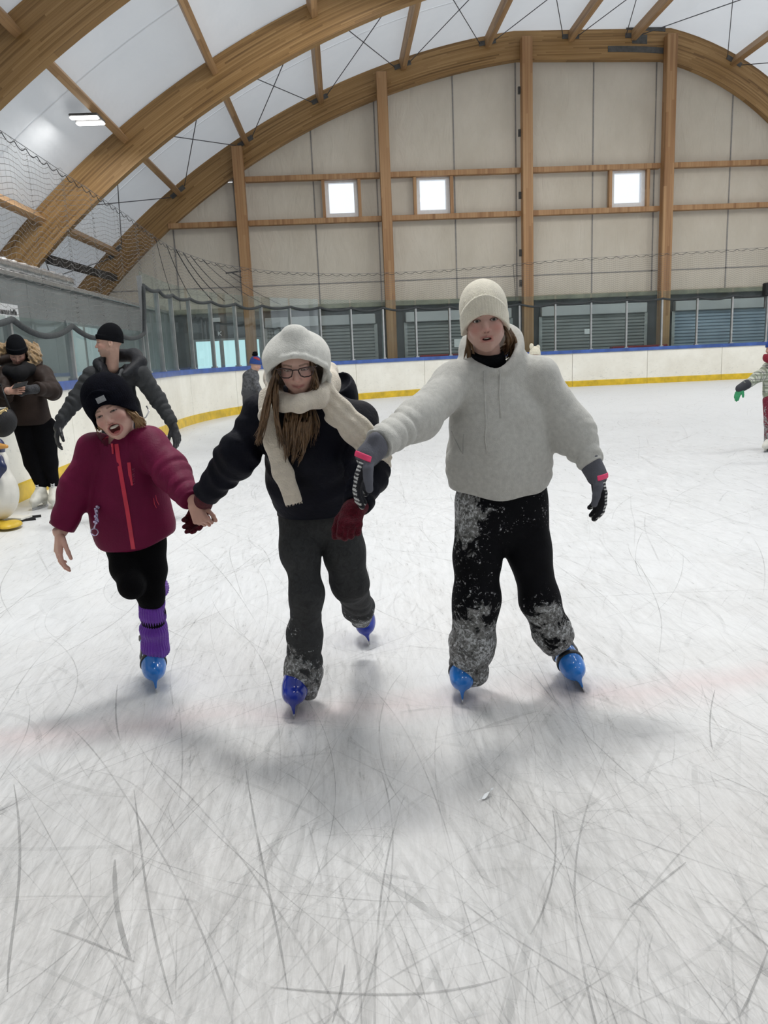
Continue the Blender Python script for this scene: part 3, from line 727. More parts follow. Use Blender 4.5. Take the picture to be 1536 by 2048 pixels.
for (a, b, lb) in ((840, 935, 'low red bench behind the boards left of the white hat girl'), (1222, 1332, 'low red bench behind the boards beside the ridge column')):
    y_ = 27.0; p0 = at(a, 714-(a-840)*0.045, y_); p1 = at(b, 714-(b-840)*0.045, y_); zb = p0[2]+0.06
    r_ = empty('red_bench', (p0[0], y_, 0), lb, 'bench', 'red benches behind the far boards')
    part(MB().cbox((p0[0], y_-0.15, zb-0.09), (p1[0], y_+0.15, zb), 0.01), 'bench_top', REDB, r_)
    for x in (p0[0]+0.15, p1[0]-0.15): part(MB().box((x-0.03, y_-0.12, 0.0), (x+0.03, y_+0.12, zb-0.09)), 'leg', STEEL, r_)

# glazed doors in the gable, left corner
door = empty('door_1', (-4.2, YW, 0), 'bright glazed doors in the lower gable wall at the left corner', None, None, 'structure')
dfr = plain('door_frame_grey', (0.30, 0.33, 0.34), 0.4, 0.3)
DAY = plain('daylit_blind', (0.62, 0.74, 0.76), 0.8, var=0.05)
dx = [(394, 441), (449, 492), (499, 520)]
for a, b in dx:
    x0, x1 = at(a, 710, YW-0.05)[0], at(b, 710, YW-0.05)[0]; zt = at(430, 682, YW-0.05)[2]
    fr = MB()
    for lo, hi in (((x0-0.07, YW-0.09, 0), (x0, YW-0.004, zt+0.07)), ((x1, YW-0.09, 0), (x1+0.07, YW-0.004, zt+0.07)), ((x0, YW-0.09, zt), (x1, YW-0.004, zt+0.07)), ((x0, YW-0.09, 0), (x1, YW-0.004, 0.1))): fr.box(lo, hi)
    part(fr, 'door_leaf', dfr, door)
    part(MB().box((x0, YW-0.05, 0.1), (x1, YW-0.042, zt)), 'pane', 'DOORPANE', door) if False else None
    m_ = door_pane = MB().box((x0, YW-0.05, 0.1), (x1, YW-0.042, zt))
    if 'DOORLIT' not in globals(): DOORLIT = plain('daylit_door_glass', (0.5, 0.72, 0.76), 0.3, var=0.06, scale=1.5, emit=((0.60, 0.90, 0.96), 0.95))
    part(m_, 'pane', DOORLIT, door)
e = at(432, 640, YW-0.05); r_ = MB().cbox((e[0]-0.15, YW-0.12, e[2]-0.07), (e[0]+0.15, YW-0.01, e[2]+0.07), 0.01).build('wall_lamp', WHITEP)
tag(r_, 'small white box lamp on the dark wall above the glazed doors', 'lamp')
e = at(436, 667, YW-0.05); r_ = empty('exit_sign', (e[0], YW-0.05, e[2]), 'small dark sign with pale marks on the wall over the glazed doors', 'sign')
part(MB().box((e[0]-0.14, YW-0.05, e[2]-0.09), (e[0]+0.2, YW-0.01, e[2]+0.09)), 'plate', BLACKM, r_)
part(MB().box((e[0]+0.00, YW-0.06, e[2]-0.07), (e[0]+0.03, YW-0.05, e[2]+0.07)).obox((e[0]+0.03, YW-0.055, e[2]), (e[0]+0.12, YW-0.055, e[2]+0.07), 0.01, 0.03).obox((e[0]+0.03, YW-0.055, e[2]), (e[0]+0.12, YW-0.055, e[2]-0.07), 0.01, 0.03), 'marks', WHITEP, r_)

# ================================================================ left side building, duct, apron, far-off walls
wall_left = empty('wall_left', (-5.7, 5, 0), 'grey sheet-clad low wall behind the left boards', None, None, 'structure')
ys = np.arange(2.0, 27.8, 1.2)
for y in ys:
    y1 = min(y+1.2, 27.85)
    V = []; n = 1
    mbp = MB(); mbp.box((-5.75, y+0.006, 0.0), (-5.7, y1-0.006, 2.93)); part(mbp, 'wall_sheet', GREYW, wall_left)
part(MB().cbox((-5.9, 2.0, 2.93), (-5.62, 27.85, 3.02), 0.01), 'coping', ALU, wall_left)
# glazed and shuttered opening near the corner
part(MB().box((-5.70, 17.0, 0.9), (-5.66, 19.2, 2.3)), 'frame_panel', dfr, wall_left)
part(MB().box((-5.655, 17.15, 1.0), (-5.65, 18.0, 2.2)).box((-5.655, 18.15, 1.0), (-5.65, 19.05, 2.2)), 'bright_blind', DAY, wall_left)
tag(MB().box((-8.4, 2.0, 2.93), (-5.9, 27.85, 2.99)).build('ceiling_left_rooms', GREYW), 'flat roof of the low side rooms', None, None, 'structure')
pts = [at(-60, 524, 13.0), at(0, 541, 13.9), at(60, 552, 15.2), at(120, 563, 16.9), at(158, 569, 18.2)]
r_ = empty('air_duct', tuple(pts[0]), 'silver foil air duct lying on top of the left side wall', 'duct')
DP = []; DR = []
for i in range(len(pts)-1):
    for t in np.linspace(0, 1, 10)[:-1]: DP.append(pts[i]*(1-t)+pts[i+1]*t); DR.append(0.125+0.012*math.sin(len(DP)*2.2))
DP.append(pts[-1]); DR.append(0.05)
DP = [np.array([-5.85, p[1], 3.16]) for p in DP]
part(MB().tube(DP, DR, 14), 'flexible_tube', DUCT, r_, True)
a = np.array([-6.9, 21.1, at(100, 520, 21.1)[2]]); a = at(98, 519, 21.15); b = at(230, 556, 27.5)
tag(MB().obox(a, b, 0.16, 0.20).build('steel_beam', BLACKM), 'black steel beam between the feet of the two far arches, above the duct', 'beam')
c = at(16, 628, 13.3); 
r_ = empty('wall_sign', (-5.68, c[1], c[2]), 'white lettered sign board on the grey side wall at the left edge', 'sign')
y0, y1 = at(-40, 630, 13)[1]*0, 0
def onleft(px, py, X=-5.68):
    d = fwd+rgt*(px-768)/F_PX-upv*(py-1024)/F_PX; return d*(X/d[0])+np.array([0, 0, CAM_H])
s0, s1 = onleft(-30, 626), onleft(36, 626)
zc = s1[2]
part(MB().box((-5.69, s0[1], zc-0.16), (-5.67, s1[1], zc+0.13)), 'board', WHITEP, r_)
tx = bpy.data.curves.new('lettering', 'FONT'); tx.body = 'UWAGA'; tx.size = 0.17; tx.extrude = 0.002; tx.align_x = 'CENTER'
random.seed(3)
bars = MB(); y = s0[1]+0.12
while y < s1[1]-0.1:
    wd = random.uniform(0.02, 0.05); bars.box((-5.667, y, zc-0.05), (-5.665, y+wd, zc-0.05+random.choice((0.07, 0.07, 0.1)))); y += wd+random.uniform(0.012, 0.03)
part(bars, 'lettering', INK, r_)
bpy.data.curves.remove(tx)

ap = MB(); n = len(CP)
V = []; Fc = []
for p, nn in zip(CP, CN):
    q = p+nn*0.06; e = np.array([max(-11.2, min(18.6, p[0]+nn[0]*8)), min(27.9, p[1]+nn[1]*8)])
    if nn[0] < -0.999: e = np.array([-5.7, p[1]])
    V += [(q[0], q[1], 0.02), (max(e[0], -5.7), e[1], 0.02)]
for i in range(n-1): a = 2*i; Fc.append((a, a+2, a+3, a+1))
tag(link_mesh('floor_walkway', V, Fc, CONC), 'grey concrete walkway behind the boards', None, None, 'structure')
tag(MB().box((-11.6, -12.2, 0), (18.7, -12.0, 11.6)).build('wall_front', BACKD), 'wall of the hall behind the camera', None, None, 'structure')

# hall lamp in view, under the second purlin of the middle bay
lc = at(175, 241, 17.6); p, t, nrm = roof_frame(PX[2]); lz = p[2]-0.52
TUBE = plain('led_tube', (1, 1, 1), 0.4, emit=((1.0, 0.98, 0.95), 9.0), var=0.0)
d0 = fwd+rgt*(175-768)/F_PX-upv*(241-1024)/F_PX
k_ = PX[2]/d0[0]; lc = d0*k_+np.array([0, 0, CAM_H])
r_ = empty('hall_lamp', tuple(lc), 'lit twin-tube hall lamp under a purlin, upper left', 'lamp')
part(MB().cbox((lc[0]-0.30, lc[1]-0.30, lc[2]+0.02), (lc[0]+0.30, lc[1]+0.30, lc[2]+0.07), 0.01), 'housing', STEEL, r_)
for yy in (-0.21, 0.21):
    part(MB().cbox((lc[0]-0.30, lc[1]+yy-0.075, lc[2]-0.03), (lc[0]+0.30, lc[1]+yy+0.075, lc[2]+0.02), 0.02), 'light_tube', TUBE, r_)
part(MB().tube([(lc[0], lc[1], lc[2]+0.07), (lc[0], lc[1], roof_z(lc[0])-0.3)], 0.02, 6), 'hanger', STEEL, r_)
child(hall_lamp(lc[0], lc[1], lc[2]-0.06, 120, 0.5, 0.5), r_)

# loudspeaker at the right edge and scrap of paper on the ice
e = at(1535, 578, 25.4)
r_ = empty('loudspeaker', tuple(e), 'small black loudspeaker fixed above the glass at the right edge', 'speaker')
part(MB().cbox((e[0]-0.10, e[1]-0.1, e[2]-0.22), (e[0]+0.16, e[1]+0.16, e[2]+0.2), 0.03), 'cabinet', BLACKM, r_)
part(MB().tube([(e[0], e[1]-0.105, e[2]-0.08), (e[0], e[1]-0.12, e[2]-0.08)], 0.07, 14), 'cone', ROPE, r_)
part(MB().box((e[0]-0.02, e[1]+0.1, e[2]-0.6), (e[0]+0.02, e[1]+0.14, e[2])), 'bracket', STEEL, r_)
c = atz(972, 1596); V = []; Fc = []
for i in range(7):
    for j in range(3):
        u_ = (i-3)/3.0; v_ = (j-1)
        V.append((c[0]+0.026*u_+0.006*v_, c[1]+0.030*u_*abs(u_)+0.012*v_*(1-0.4*abs(u_)), 0.004+0.006*abs(u_)+0.004*math.sin(3*u_+v_)+0.004))
for i in range(6):
    for j in range(2): a = i*3+j; Fc.append((a, a+3, a+4, a+1))
tag(link_mesh('paper_scrap', V, Fc, PAPER, smooth=True), 'crumpled white paper scrap lying on the ice in front of the skaters', 'paper')
# ================================================================ soft-body modelling: distance fields meshed by surface nets
F32 = np.float32
def V3(*a): return np.array(a, float)
def unit(v): v = np.asarray(v, float); return v/np.linalg.norm(v)
def cone(p, a, b, ra, rb, ax=None, sq=1.0):
    """tapered capsule; ax/sq flattens it along one axis"""
    a = np.asarray(a, F32); b = np.asarray(b, F32)
    q = p-a; d = b-a
    if ax is not None:
        ax = np.asarray(ax, F32); kk = F32(1.0/sq-1.0)
        q = q+(q@ax)[:, None]*ax*kk; d = d+(d@ax)*ax*kk
    h = np.clip((q@d)/max(float(d@d), 1e-9), 0, 1)
    q = q-h[:, None]*d
    return np.sqrt(np.einsum('ij,ij->i', q, q))-(ra+(rb-ra)*h)
def ell(p, c, R, fr=None):
    q = p-np.asarray(c, F32)
    if fr is not None: q = q@np.asarray(fr, F32).T
    R = np.asarray(R, F32); q = q/R
    k0 = np.sqrt(np.einsum('ij,ij->i', q, q)); q2 = q/R
    k1 = np.sqrt(np.einsum('ij,ij->i', q2, q2))+1e-9
    return np.where(k0 < 1e-3, -R.min(), k0*(k0-1)/k1)
def smin(a, b, k):
    h = np.clip(0.5+0.5*(b-a)/k, 0, 1); return b+(a-b)*h-k*h*(1-h)
def smax(a, b, k): return -smin(-a, -b, k)
def plane(p, c, n): return (p-np.asarray(c, F32))@np.asarray(unit(n), F32)
def chain(p, pts, rad, k=0.03, ax=None, sq=1.0):
    d = None
    for i in range(len(pts)-1):
        e = cone(p, pts[i], pts[i+1], rad[i], rad[i+1], ax, sq)
        d = e if d is None else smin(d, e, k)
    return d
def wav(p, fr, amp, seed=0, n=5):
    """smooth irregular ripple, used for cloth folds"""
    r_ = np.random.default_rng(seed); o = np.zeros(len(p), F32)
    for i in range(n):
        k = r_.normal(size=3); k = k/np.linalg.norm(k)*fr*r_.uniform(0.6, 1.7)
        o += np.sin(p@k.astype(F32)+F32(r_.uniform(0, 6.28)))
    return o*(amp/math.sqrt(n))
def crease(p, a, b, lam, amp, tw=0.6, seed=0, sharp=2.0):
    """folds running round a limb from a to b"""
    a = np.asarray(a, F32); d = np.asarray(b, F32)-a; ln = np.linalg.norm(d); d = d/ln
    q = p-a; s = q@d; e = q-s[:, None]*d
    u = np.cross(d, [0.31, 0.22, 0.93]); u = (u/np.linalg.norm(u)).astype(F32); v = np.cross(d, u).astype(F32)
    th = np.arctan2(e@v, e@u)
    ph = s/lam*6.283+tw*np.sin(th+seed)*2.0+0.9*np.sin(2*th+seed*1.7)
    w_ = np.clip(np.minimum(s+0.05, ln+0.05-s)/0.05, 0, 1)
    md = 0.62+0.38*np.sin(th*1.0+s*(2.1/lam)+seed*2.3)
    return amp*w_*md*(np.power(0.5+0.5*np.sin(ph), sharp)-0.4)
def sdf_mesh(f, lo, hi, h, st=4):
    lo = np.asarray(lo, float); n = np.maximum(np.ceil((np.asarray(hi, float)-lo)/h/st).astype(int), 2)*st
    def pts_at(I, sc): return (lo+I*sc).astype(F32)
    nc = n//st
    g = np.stack(np.meshgrid(*[np.arange(k+1) for k in nc], indexing='ij'), -1).reshape(-1, 3)
    dc = f(pts_at(g, h*st)).reshape(nc+1)
    up = dc
    for ax in range(3): up = np.repeat(up, st, axis=ax)
    full = up[:n[0]+1, :n[1]+1, :n[2]+1].astype(F32).copy()
    # nearest coarse sample of every fine sample is within st cells
    act = np.abs(full) < h*st*2.0
    I = np.argwhere(act)
    out = np.empty(len(I), F32)
    for a in range(0, len(I), 400000): out[a:a+400000] = f(pts_at(I[a:a+400000], h))
    full[act] = out
    S = full < 0
    c = [S[i:S.shape[0]-1+i, j:S.shape[1]-1+j, k:S.shape[2]-1+k] for i in (0, 1) for j in (0, 1) for k in (0, 1)]
    cnt = sum(x.astype(np.int8) for x in c); mix = (cnt > 0) & (cnt < 8)
    cell = np.argwhere(mix)
    idx = np.full(mix.shape, -1, np.int32); idx[mix] = np.arange(len(cell))
    acc = np.zeros((len(cell), 3)); num = np.zeros(len(cell))
    cv = {(i, j, k): full[cell[:, 0]+i, cell[:, 1]+j, cell[:, 2]+k].astype(float) for i in (0, 1) for j in (0, 1) for k in (0, 1)}
    for ax in range(3):
        for a in (0, 1):
            for b in (0, 1):
                o0 = [0, 0, 0]; oth = [x for x in range(3) if x != ax]; o0[oth[0]] = a; o0[oth[1]] = b; o1 = list(o0); o1[ax] = 1
                v0, v1 = cv[tuple(o0)], cv[tuple(o1)]
                m = (v0 < 0) != (v1 < 0); t = np.where(m, v0/np.where(m, v0-v1, 1), 0)
                w_ = np.array(o0, float)+np.zeros((len(cell), 3)); w_[:, ax] = t
                acc += w_*m[:, None]; num += m
    verts = lo+(cell+acc/num[:, None])*h
    quads = []
    for ax in range(3):
        o = [x for x in range(3) if x != ax]
        sl0 = [slice(None)]*3; sl1 = [slice(None)]*3; sl0[ax] = slice(0, -1); sl1[ax] = slice(1, None)
        for q in o: sl0[q] = slice(1, -1); sl1[q] = slice(1, -1)
        A = S[tuple(sl0)]; B = S[tuple(sl1)]; E = np.argwhere(A != B)
        if not len(E): continue
        fl = A[tuple(E.T)]
        base = E.copy(); base[:, o[0]] += 1; base[:, o[1]] += 1
        def vi(d0, d1):
            q = base.copy(); q[:, o[0]] -= d0; q[:, o[1]] -= d1; return idx[tuple(q.T)]
        q = np.stack([vi(0, 0), vi(1, 0), vi(1, 1), vi(0, 1)], 1)
        if ax == 1: fl = ~fl
        q[~fl] = q[~fl][:, ::-1]
        quads.append(q)
    return verts, np.vstack(quads)
def under(d, cover, m=0.012):
    """keep the body inside the clothes that cover it"""
    return np.maximum(d, cover+m)
def body(name, f, lo, hi, h, mat, root, col=None, attrs=None, label=None):
    v, q = sdf_mesh(f, lo, hi, h)
    o = link_mesh(name, v, q, mat, None, True, cols=None if col is None else col(v.astype(F32)), attrs=None if attrs is None else {k: g(v.astype(F32)) for k, g in attrs.items()})
    if root is not None: child(o, root)
    if label: o['label'] = label
    return o
def bounds(P, m):
    P = np.array([np.asarray(x, float) for x in P]); return P.min(0)-m, P.max(0)+m
def hit(f, px, py, y0, y1, n=260):
    """first point of a form met along the view of photo pixel (px, py)"""
    d = fwd+rgt*(px-768)/F_PX-upv*(py-1024)/F_PX; d = d/d[1]
    t = np.linspace(y0, y1, n); P = (d[None]*t[:, None]+np.array([0, 0, CAM_H])).astype(F32)
    s = f(P); w_ = np.argmax(s < 0.0)
    return P[w_].astype(float) if s[w_] < 0 else at(px, py, (y0+y1)/2)
def frame(zdir, updir):
    """rows: right, up, out"""
    z = unit(zdir); x = unit(np.cross(updir, z)); y = np.cross(z, x); return np.stack([x, y, z])

# ---------------------------------------------------------------- cloth, skin and boot materials
def mat_col(name, rough=0.6, bmp=0.2, bscale=120.0, sheen=0.0, sub=0.0, spec=0.4, var=0.10, nscale=25.0):
    """colour from the mesh's own colour attribute, broken up by noise"""
    m, nt, out = new_mat(name); b = N(nt, 'BsdfPrincipled'); v = coords(nt, 'Object')
    a = N(nt, 'Attribute', attribute_name='Col'); n_ = noise(nt, v, nscale, 4)
    c = mixc(nt, 1.0, a.outputs['Color'], ramp(nt, n_, [(0.3, (1-var,)*3), (0.7, (1+var,)*3)]), 'MULTIPLY')
    L(nt, c, b.inputs['Base Color']); b.inputs['Roughness'].default_value = rough; b.inputs['Specular IOR Level'].default_value = spec
    if sheen: b.inputs['Sheen Weight'].default_value = sheen
    if sub: b.inputs['Subsurface Weight'].default_value = sub; b.inputs['Subsurface Radius'].default_value = (0.008, 0.003, 0.0015); b.inputs['Subsurface Scale'].default_value = 1.0
    if bmp: L(nt, bump(nt, noise(nt, v, bscale, 3), bmp, 0.004), b.inputs['Normal'])
    L(nt, b.outputs[0], out.inputs[0]); return m
def mat_snowy(name, col, rough=0.75, fade=(0.09, 0.09, 0.085)):
    """dark cloth caked with snow; the attribute 'snow' says how much sticks, noise breaks it up"""
    m, nt, out = new_mat(name); b = N(nt, 'BsdfPrincipled'); v = coords(nt, 'Object')
    a = N(nt, 'Attribute', attribute_name='snow')
    n1 = noise(nt, v, 16.0, 7, 0.72, 0.8); n2 = noise(nt, v, 95.0, 4, 0.7); n3 = noise(nt, v, 38.0, 5, 0.65, 1.2)
    base = ramp(nt, n3, [(0.3, tuple(c*0.75 for c in col)), (0.7, tuple(c*1.25 for c in col))])
    # damp film of slush, then clumps and flecks
    film = mathn(nt, 'ADD', a.outputs['Fac'], mathn(nt, 'MULTIPLY', mathn(nt, 'SUBTRACT', n1, 0.5), 2.1))
    f1 = ramp(nt, film, [(0.45, (0,)*3), (0.56, (0.95,)*3)])
    c = mixc(nt, f1, base, ramp(nt, n3, [(0.28, (0.035, 0.035, 0.034)), (0.48, (0.15, 0.15, 0.145)), (0.70, (0.34, 0.34, 0.335))]))
    fl = mathn(nt, 'ADD', mathn(nt, 'MULTIPLY', a.outputs['Fac'], 0.16), mathn(nt, 'ADD', mathn(nt, 'MULTIPLY', n2, 0.75), mathn(nt, 'MULTIPLY', n1, 0.55)))
    f2 = ramp(nt, fl, [(0.78, (0,)*3), (0.85, (1,)*3)])
    f2 = mathn(nt, 'MULTIPLY', f2, ramp(nt, a.outputs['Fac'], [(0.02, (0,)*3), (0.12, (1,)*3)]))
    c = mixc(nt, f2, c, (0.52, 0.53, 0.54))
    L(nt, c, b.inputs['Base Color']); b.inputs['Roughness'].default_value = rough; b.inputs['Specular IOR Level'].default_value = 0.10
    h = mathn(nt, 'ADD', mathn(nt, 'MULTIPLY', f2, 0.6), mathn(nt, 'MULTIPLY', n3, 0.5))
    L(nt, bump(nt, h, 0.5, 0.006), b.inputs['Normal']); L(nt, b.outputs[0], out.inputs[0]); return m
def cloth(name, col, rough=0.85, var=0.14, scale=14, bmp=0.35, bscale=160, sheen=0.0, spec=0.2): return plain(name, col, rough, 0, var, scale, bmp, bscale, sheen, spec)
SKIN = mat_col('skin', 0.5, 0.12, 160, 0, 0.08, 0.35, 0.05, 30)
EYEM = mat_col('eye', 0.12, 0, 1, 0, 0, 0.5, 0.0)
TEETH = plain('teeth', (0.72, 0.68, 0.60), 0.25, var=0.05)
MOUTHM = plain('tongue', (0.32, 0.07, 0.07), 0.35, var=0.2)
BLADE = plain('blade_steel', (0.55, 0.56, 0.58), 0.22, 0.9, 0.1)
STRAP = plain('black_strap', (0.012, 0.013, 0.015), 0.4, var=0.3)

# ---------------------------------------------------------------- head
SKINC = (0.50, 0.315, 0.25)
class Head:
    """head in its own frame (x viewer's right, y up, z out of the face); origin midway between the eyes' level and the ears"""
    def __init__(s, c, zdir, updir, sc=1.0, mouth='smile', eye=1.0, skin=SKINC, male=False, neck=None, gaze=(0, 0)):
        s.c = np.asarray(c, float); s.R = frame(zdir, updir); s.sc = sc; s.mouth = mouth; s.eye = eye; s.skin = np.array(skin); s.male = male; s.neck = neck; s.gaze = gaze
    def loc(s, p): return ((p-s.c.astype(F32))@s.R.T.astype(F32))/F32(s.sc)
    def w(s, x, y, z): return s.c+s.sc*(np.array([x, y, z], float)@s.R)
    def f(s, p):
        q = s.loc(p); X = np.abs(q[:, 0]); qa = q.copy(); qa[:, 0] = X
        d = ell(q, (0, 0.028, -0.015), (0.0735, 0.088, 0.096))
        d = smin(d, ell(q, (0, -0.036, 0.018), (0.0585, 0.074, 0.068)), 0.03)
        d = smin(d, cone(qa, (0.047, -0.052, 0.005), (0.006, -0.094, 0.056), 0.018, 0.0175 if not s.male else 0.021), 0.022)
        ck = 0.003 if s.mouth == 'laugh' else 0.0
        d = smin(d, ell(qa, (0.036, -0.028+ck, 0.057+ck), (0.022, 0.021, 0.021)), 0.020)
        d = smin(d, cone(qa, (0.008, 0.019, 0.0785), (0.040, 0.022, 0.062), 0.0085, 0.008), 0.018)
        d = smax(d, -ell(qa, (0.0305, 0.001, 0.0915), (0.0165, 0.0105, 0.0115)), 0.010)
        d = smin(d, ell(qa, (0.0305, -0.001, 0.0685), (0.0150, 0.0135, 0.0140)), 0.005)
        op = 0.0052*s.eye
        d = smax(d, -ell(qa, (0.0305, -0.0012, 0.086), (0.0128, op, 0.0135)), 0.0012)
        d = smin(d, cone(q, (0, 0.004, 0.0775), (0, -0.033, 0.098), 0.0062, 0.0095), 0.010)
        d = smin(d, ell(qa, (0.0105, -0.0375, 0.0885), (0.0075, 0.0062, 0.0085)), 0.006)
        d = smax(d, -ell(qa, (0.0058, -0.0435, 0.0935), (0.0036, 0.0026, 0.004)), 0.0015)
        # lips
        if s.mouth == 'laugh':
            w_, yu, yl, zz = 0.0275, -0.054, -0.091, 0.0765
            cv = np.square(X/w_)
            d = smin(d, cone(qa, (0, yu, zz+0.006), (w_, yu-0.004, zz-0.012), 0.0048, 0.003), 0.006)
            d = smin(d, cone(qa, (0, yl+0.004, zz+0.0), (w_, yu-0.008, zz-0.012), 0.0056, 0.003), 0.007)
            d = smax(d, -ell(q, (0, -0.066, 0.084), (0.0245, 0.0185, 0.026)), 0.003)
            d = smax(d, -ell(q, (0, -0.058, 0.084), (0.0255, 0.0075, 0.026)), 0.003)
        elif s.mouth == 'open':
            d = smin(d, cone(qa, (0, -0.0590, 0.0845), (0.0215, -0.0645, 0.073), 0.0045, 0.0028), 0.006)
            d = smin(d, cone(qa, (0, -0.0735, 0.0815), (0.0205, -0.0660, 0.0725), 0.0052, 0.0028), 0.006)
            d = smax(d, -ell(q, (0, -0.0665, 0.086), (0.0185, 0.0050, 0.020)), 0.002)
        else:
            up_ = 0.004 if s.mouth == 'smile' else 0.0
            d = smin(d, cone(qa, (0, -0.0605, 0.0845), (0.0235, -0.0625+up_, 0.0715), 0.0042, 0.0024), 0.006)
            d = smin(d, cone(qa, (0, -0.0685, 0.0830), (0.0225, -0.0640+up_, 0.0715), 0.0052, 0.0024), 0.006)
            d = smax(d, -cone(qa, (0, -0.0645, 0.0905), (0.0235, -0.0632+up_, 0.0765), 0.0016, 0.0012), 0.0025)
        if s.mouth == 'profile' or s.male:
            e = ell(qa, (0.074, -0.012, -0.012), (0.008, 0.030, 0.018)); e = smax(e, -ell(qa, (0.083, -0.008, -0.006), (0.006, 0.018, 0.010)), 0.004); d = smin(d, e, 0.006)
        d = d*F32(s.sc)
        n0 = s.w(0, -0.055, -0.028); n1 = s.neck if s.neck is not None else s.w(0, -0.17, -0.04)
        return smin(d, cone(p, n0, n1, 0.047*s.sc, 0.052*s.sc), 0.02)
    def col(s, p):
        q = s.loc(p); x, y, z = np.abs(q[:, 0]), q[:, 1], q[:, 2]; n = len(p)
        c = np.tile(s.skin, (n, 1))
        def bl(m, t, a): c[:] = c*(1-(m*a)[:, None])+np.array(t)*(m*a)[:, None]
        g = lambda cx, cy, rx, ry: np.exp(-((x-cx)/rx)**2-((y-cy)/ry)**2)*(z > 0.02)
        bl(g(0.040, -0.030, 0.022, 0.020), (0.52, 0.20, 0.17), 0.55)          # rosy cheeks
        bl(g(0.0, -0.036, 0.014, 0.012), (0.55, 0.23, 0.19), 0.45)            # nose tip
        bl(g(0.0305, -0.004, 0.020, 0.012), (0.33, 0.18, 0.15), 0.40)         # eye sockets
        if s.mouth == 'laugh':
            rr = np.sqrt(((x)/0.0285)**2+((y+0.069)/0.0225)**2)
            bl(((rr < 1.10) & (z > 0.055)).astype(float), (0.45, 0.15, 0.14), 0.75)
            ins = ((x/0.0255)**2+((y+0.068)/0.021)**2 < 1.0) & (z > 0.02) & (z < 0.079-0.35*x)
            bl(ins.astype(float), (0.12, 0.02, 0.02), 0.95)
        elif s.mouth == 'open':
            ly = -0.0665+0*x; m = np.exp(-(x/0.0235)**6-((y-ly)/0.0115)**6)*(z > 0.055); bl(m, (0.36, 0.11, 0.10), 0.75)
            ins = (np.exp(-(x/0.0195)**4-((y-ly)/0.0052)**4) > 0.42) & (z > 0.03) & (z < 0.0815-0.3*x); bl(ins.astype(float), (0.06, 0.012, 0.012), 0.95)
        else:
            ly = -0.0655+0.10*np.maximum(0, x-0.006)*(1.0 if s.mouth == 'smile' else 0.2); m = np.exp(-(x/0.0245)**6-((y-ly)/0.0082)**4)*(z > 0.055)
            bl(m, (0.42, 0.15, 0.14), 0.75 if not s.male else 0.35)
            bl(np.exp(-(x/0.023)**6-((y-ly-0.001)/0.0014)**2)*(z > 0.055), (0.16, 0.04, 0.04), 0.7)
        if s.male: bl(np.exp(-((y+0.080)/0.028)**4)*(z > 0.0)*(np.abs(x) < 0.06), (0.20, 0.15, 0.13), 0.38)
        # brows, lashes
        by = 0.0165+0.10*np.minimum(x, 0.034)-0.35*np.maximum(0, x-0.036)
        bl(((np.abs(y-by) < 0.0036) & (x > 0.013) & (x < 0.047) & (z > 0.04)).astype(float), (0.10, 0.060, 0.035), 0.62)
        op = 0.0052*s.eye; rim = np.sqrt(((x-0.0305)/0.0142)**2+((y+0.0012)/(op+0.0022))**2)
        bl(((rim < 1.08) & (y > -0.003-0.001*s.eye) & (z > 0.05)).astype(float), (0.05, 0.03, 0.022), 0.85)
        bl(((rim < 1.12) & (y <= -0.003) & (z > 0.05)).astype(float), (0.30, 0.15, 0.13), 0.6)
        bl(np.exp(-((x-0.0058)/0.0038)**2-((y+0.0435)/0.003)**2)*(z > 0.08), (0.10, 0.03, 0.025), 0.8)
        return np.clip(c, 0, 1)
    def eyes(s, root):
        for sx in (-1, 1):
            c = s.w(sx*0.0305, -0.0012, 0.0685); r = 0.0129*s.sc; n, m = 20, 14
            V = []; Cc = []
            gx, gy = s.gaze
            gd = unit(np.array([gx, gy, 1.0])@s.R)
            for i in range(m+1):
                for j in range(n):
                    t, ph = math.pi*i/m, 2*math.pi*j/n
                    # pole on the gaze axis
                    a = unit(np.cross(gd, [0.2, 0.1, 0.9])); b = np.cross(gd, a)
                    V.append(c+r*(gd*math.cos(t)+math.sin(t)*(a*math.cos(ph)+b*math.sin(ph))))
                    Cc.append((0.01, 0.01, 0.01) if t < 0.24 else ((0.10, 0.075, 0.055) if t < 0.50 else (0.60, 0.57, 0.55)))
            Fc = [(i*n+j, i*n+(j+1) % n, (i+1)*n+(j+1) % n, (i+1)*n+j) for i in range(m) for j in range(n)]
            child(link_mesh('eyeball', V, np.array(Fc)[:, ::-1].copy(), EYEM, smooth=True, cols=np.array(Cc)), root)
    def build_mouth(s, root):
        if s.mouth in ('laugh', 'open'):
            y0 = -0.0555 if s.mouth == 'laugh' else -0.0625
            hh = 0.0085 if s.mouth == 'laugh' else 0.004; hw = 0.021 if s.mouth == 'laugh' else 0.015
            V = []; Fc = []; n = 12
            for i in range(n+1):
                x = -hw+2*hw*i/n; z = 0.0795-0.012*(x/hw)**2-0.002
                e = 1-0.35*abs(x/hw); g = 0.0012*abs(math.sin(math.pi*i/2))
                V += [s.w(x, y0+0.003, z-0.004), s.w(x, y0, z), s.w(x, y0-hh*e*0.8, z+0.0004), s.w(x, y0-hh*e-g, z-0.002), s.w(x, y0-hh*e, z-0.006)]
            for i in range(n):
                for j in range(4): a = 5*i+j; Fc.append((a, a+1, a+6, a+5))
            child(link_mesh('teeth', V, Fc, TEETH, smooth=True), root)
        if s.mouth == 'laugh':
            f = lambda p: ell(s.loc(p), (0, -0.083, 0.062), (0.019, 0.008, 0.020))*F32(s.sc)
            body('tongue', f, s.w(0, -0.083, 0.062)-0.035, s.w(0, -0.083, 0.062)+0.035, 0.0025, MOUTHM, root)
